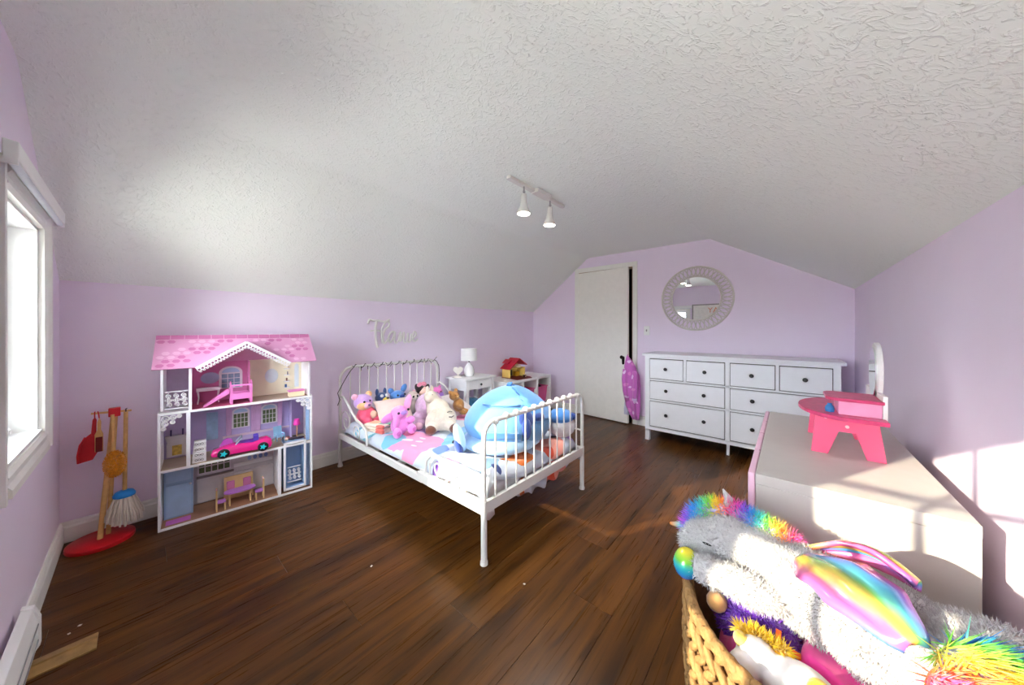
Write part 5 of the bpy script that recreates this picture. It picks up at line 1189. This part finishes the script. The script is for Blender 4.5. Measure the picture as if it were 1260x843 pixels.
# forelock tuft white ear
MB().tube([(3.02,1.478,.665),(3.022,1.49,.705),(3.005,1.50,.725)], [.018,.014,.003], 10, flat=.5).obj('ear', UW, un, world=True, angle=180)
# horn
hn = MB(); ax = [(2.935,1.45,.595),(2.90,1.455,.588),(2.862,1.458,.58)]
hn.tube(ax, [.017,.013,.005], 14); hn.c = [rainbow((v[0]-2.87)/.06+.9) for v in hn.v]
hn.obj('horn', attr_mat('shiny_rainbow', .25, 0, .5, .3), un, world=True, angle=180)
hv = MB().ell((2.944,1.308,.568), (.034,.042,.040)); hv.c = [rainbow((v[2]-.52)/.11*.75+.02) for v in hv.v]
hv.obj('hoof', MATS['shiny_rainbow'], un, world=True, angle=180)
MB().ell((2.985,1.362,.612), (.012,.003,.003), (0,.2,.2)).obj('closed_eye', eye_m, un, world=True)
# wings: quilted shiny leaf shapes lying on the back
def wing(nm, root, tip, up, width, lobes, k0):
    root, tip, up = Vector(root), Vector(tip), Vector(up).normalized(); ax_ = tip-root; sd_ = ax_.cross(up).normalized(); n, w = 26, 12; vs = []; cl = []
    for i in range(n+1):
        t = i/n; hw = width*(math.sin(PI*min(1, t*.92+.06))**.55)*(1-.12*abs(math.sin(t*PI*lobes)))
        for j in range(w+1):
            u = -1+2*j/w
            vs.append(root+ax_*t+sd_*hw*u+up*(.016*(1-u*u)+.006*math.sin(u*9)*math.sin(PI*t)+.035*math.sin(PI*t)))
            cl.append(tuple(.88*c_+.12*w_ for c_, w_ in zip(rainbow(k0+.55*u+.35*t), (.8,.8,.8,1))))
    mb = MB().add(vs, [(i*(w+1)+j, (i+1)*(w+1)+j, (i+1)*(w+1)+j+1, i*(w+1)+j+1) for i in range(n) for j in range(w)]); mb.c = cl
    o = mb.obj(nm, MATS['shiny_rainbow'], un, world=True, angle=180); s = o.modifiers.new('thick', 'SOLIDIFY'); s.thickness = .010; s.offset = 0
    return o
wing('wing', (3.195,1.34,.675), (3.315,1.10,.72), (-.15,-.45,1), .07, 3, .35); wing('wing', (3.20,1.40,.665), (3.36,1.33,.70), (.3,.6,.6), .03, 3, .2)
# tail
tl2 = [((3.40,1.145,.70), (.045,.05,.03)), ((3.385,1.10,.72), (.05,.05,.03)), ((3.37,1.05,.71), (.055,.05,.03)), ((3.365,1.00,.68), (.05,.045,.035))]
tm = MB()
for e in tl2: tm.ell(*e)
fuzzy(tm, 'tail_core', MATS['mane_core'], un, voxel=.01, it=3)
strands(tl2, 5200, .04, .0017, lambda p: rainbow(.30+(1.17-p[1])/.24+.5*(3.39-p[0])), droop=.0, tilt=.3, comb=(.9,-1.1,-.1)).obj('tail', furdye, un, world=True, smooth=False, kind='stuff')
# pink lining fabric, purple doll, white pony with yellow mane inside the basket
# the bundled fleece fills the basket from its floor and is pressed down by the toys that lie on it
press = body+[((3.09,1.33,.46), (.078,.073,.063)), ((3.05,1.345,.47), (.048,.053,.048)), ((3.14,1.31,.465), (.053,.063,.053)), ((3.15,1.265,.465), (.033,.043,.033)),
              ((3.18,1.184,.485), (.07,.05,.05), (0,0,.1)), ((3.11,1.194,.50), (.04,.035,.04)), ((3.085,1.159,.485), (.028,.04,.03)), ((3.235,1.164,.47), (.04,.04,.04))]
def fleece_top(x, y):
    z = .512+.006*math.sin(40*x+25*y)
    for e in press:
        a = e[2][2] if len(e) > 2 else 0; dx_, dy_ = x-e[0][0], y-e[0][1]
        u, v = (dx_*math.cos(a)+dy_*math.sin(a))/e[1][0], (-dx_*math.sin(a)+dy_*math.cos(a))/e[1][1]
        if u*u+v*v < 1: z = min(z, e[0][2]-e[1][2]*math.sqrt(1-u*u-v*v)+.006)
    return z
vs = []; fs = []; n = 44; K_ = 16; fcx, fcy = 3.25, 1.33
for i in range(K_+1):
    r = .225*i/K_
    for k in range(n):
        a = 2*PI*k/n; x, y = fcx+r*math.cos(a), fcy+r*math.sin(a); d = max(0, (r-.17)/.055)
        vs.append((x, y, min(fleece_top(x, y), .512-.06*d*d) if not (y < 1.2) else fleece_top(x, y)-.02*d*d))
for z, r in ((.36, .235), (.2, .225), (.06, .215), (.014, .20), (.0145, .002)):
    for k in range(n):
        a = 2*PI*k/n; w = 1+.02*math.sin(7*a+z*20); vs.append((fcx+(BKX-fcx)*(1-z)+r*w*math.cos(a), fcy+(BKY-fcy)*(1-z)+r*w*math.sin(a), z))
for i in range(K_+5):
    for k in range(n): fs.append((i*n+k, i*n+(k+1) % n, (i+1)*n+(k+1) % n, (i+1)*n+k))
o = MB().add(vs, fs).obj('pink_blanket', mat('pink_fleece', (240, 60, 156), .85, sheen=.4, bump=.3, bs=60), loc=(3.25, 1.33, .014), angle=180)
tag(o, 'hot pink fleece cloth stuffed in the basket under the unicorn', 'cloth')
pd = thing('purple_plush', 'purple curly plush with tan face and orange ribbon in the basket', 'plush toy', (3.07, 1.32, .40))
pcurl = plushmat('plush_purple', (104, 40, 168), .25, 1.0, 80)
fuzzy(MB().ell((3.09,1.32,.455), (.075,.07,.06)).ell((3.05,1.335,.465), (.045,.05,.045)).ell((3.14,1.30,.46), (.05,.06,.05)).ell((3.15,1.255,.46), (.03,.04,.03)), 'body', pcurl, pd, voxel=.007, it=3)
strands([((3.09,1.32,.455), (.075,.07,.06)), ((3.05,1.335,.465), (.045,.05,.045)), ((3.14,1.30,.46), (.05,.06,.05))], 3000, .011, .0022, lambda p: lin((112, 46, 180)), tilt=.9).obj('curls', furdye, pd, world=True, smooth=False, kind='stuff')
tanp = plushmat('plush_tanface', (204, 150, 92), .06, .2, 60)
part(pd, 'face', tanp, ((3.018,1.29,.50), (.024,.028,.022))); part(pd, 'hand', tanp, ((3.10,1.245,.505), (.016,.024,.018)))
MB().rbox((3.145,1.243,.508), (.010,.045,.004), (.9,.1,.1)).rbox((3.125,1.252,.502), (.05,.012,.004), (0,.1,-.3)).rbox((3.165,1.244,.498), (.04,.014,.006), (0,.2,.2)).obj('ribbon', mat('ribbon_orange', (244, 96, 24), .5), pd, world=True)
py = thing('white_pony_plush', 'white velvet pony plush with yellow mane in the basket', 'plush toy', (3.12, 1.18, .42))
pw_ = plushmat('plush_ponywhite', (222, 216, 212), .04, .2, 60)
fuzzy(MB().ell((3.145,1.18,.475), (.07,.05,.05), (0,0,.1)).ell((3.075,1.19,.49), (.04,.035,.04)).ell((3.05,1.155,.475), (.028,.04,.03)).ell((3.20,1.16,.46), (.04,.04,.04)), 'body', pw_, py, voxel=.006, it=4)
yl = plushmat('plush_sunyellow', (240, 206, 30), .08, .5, 90)
strands([((3.065,1.215,.515), (.03,.014,.012)), ((3.10,1.215,.512), (.03,.012,.012))], 900, .018, .0018, lambda p: lin((232, 196, 24)), tilt=.5).obj('mane', furdye, py, world=True, smooth=False, kind='stuff')
part(py, 'ear', plushmat('plush_ponyear', (226, 190, 90)), ((3.045,1.185,.515), (.014,.012,.018)))
part(py, 'hoof', yl, ((3.175,1.145,.52), (.022,.026,.020), (0,.2,.1)), )
part(py, 'hoof', plushmat('plush_amber', (222, 150, 20)), ((3.205,1.155,.51), (.022,.026,.020), (0,.2,.1)))

py.location += Vector((.035, .004, .01)); pd.location.z += .005; pd.location.y += .01
# scraps of paper on the floor
for i, (x, y, r) in enumerate(((.964, .112, .4), (.936, .136, 1.1), (2.197, 1.509, .2), (1.524, 1.083, 2.0))):
    q = tag(MB().add([(-.008,-.004,.0005),(.007,-.005,.001),(.009,.004,.003),(-.005,.006,.0015),(-.008,-.004,.0012),(.007,-.005,.0017),(.009,.004,.0037),(-.005,.006,.0022)], [(0,3,2,1),(4,5,6,7),(0,1,5,4),(1,2,6,5),(2,3,7,6),(3,0,4,7)]).obj('paper_scrap', mat('scrap_white', (226, 222, 214), .8), smooth=False), ('tiny white paper scrap lying on the floor beside the light oak strip', 'tiny white paper scrap lying on the floor beside the light oak strip', 'tiny white paper scrap on the open floor past the bed foot leg', 'tiny white paper scrap on the open floor between bed and dollhouse')[i], 'paper scrap', 'paper scraps on the floor')
    q.location = (x, y, 0); q.rotation_euler.z = r; q.scale = (.75, .75, .75)
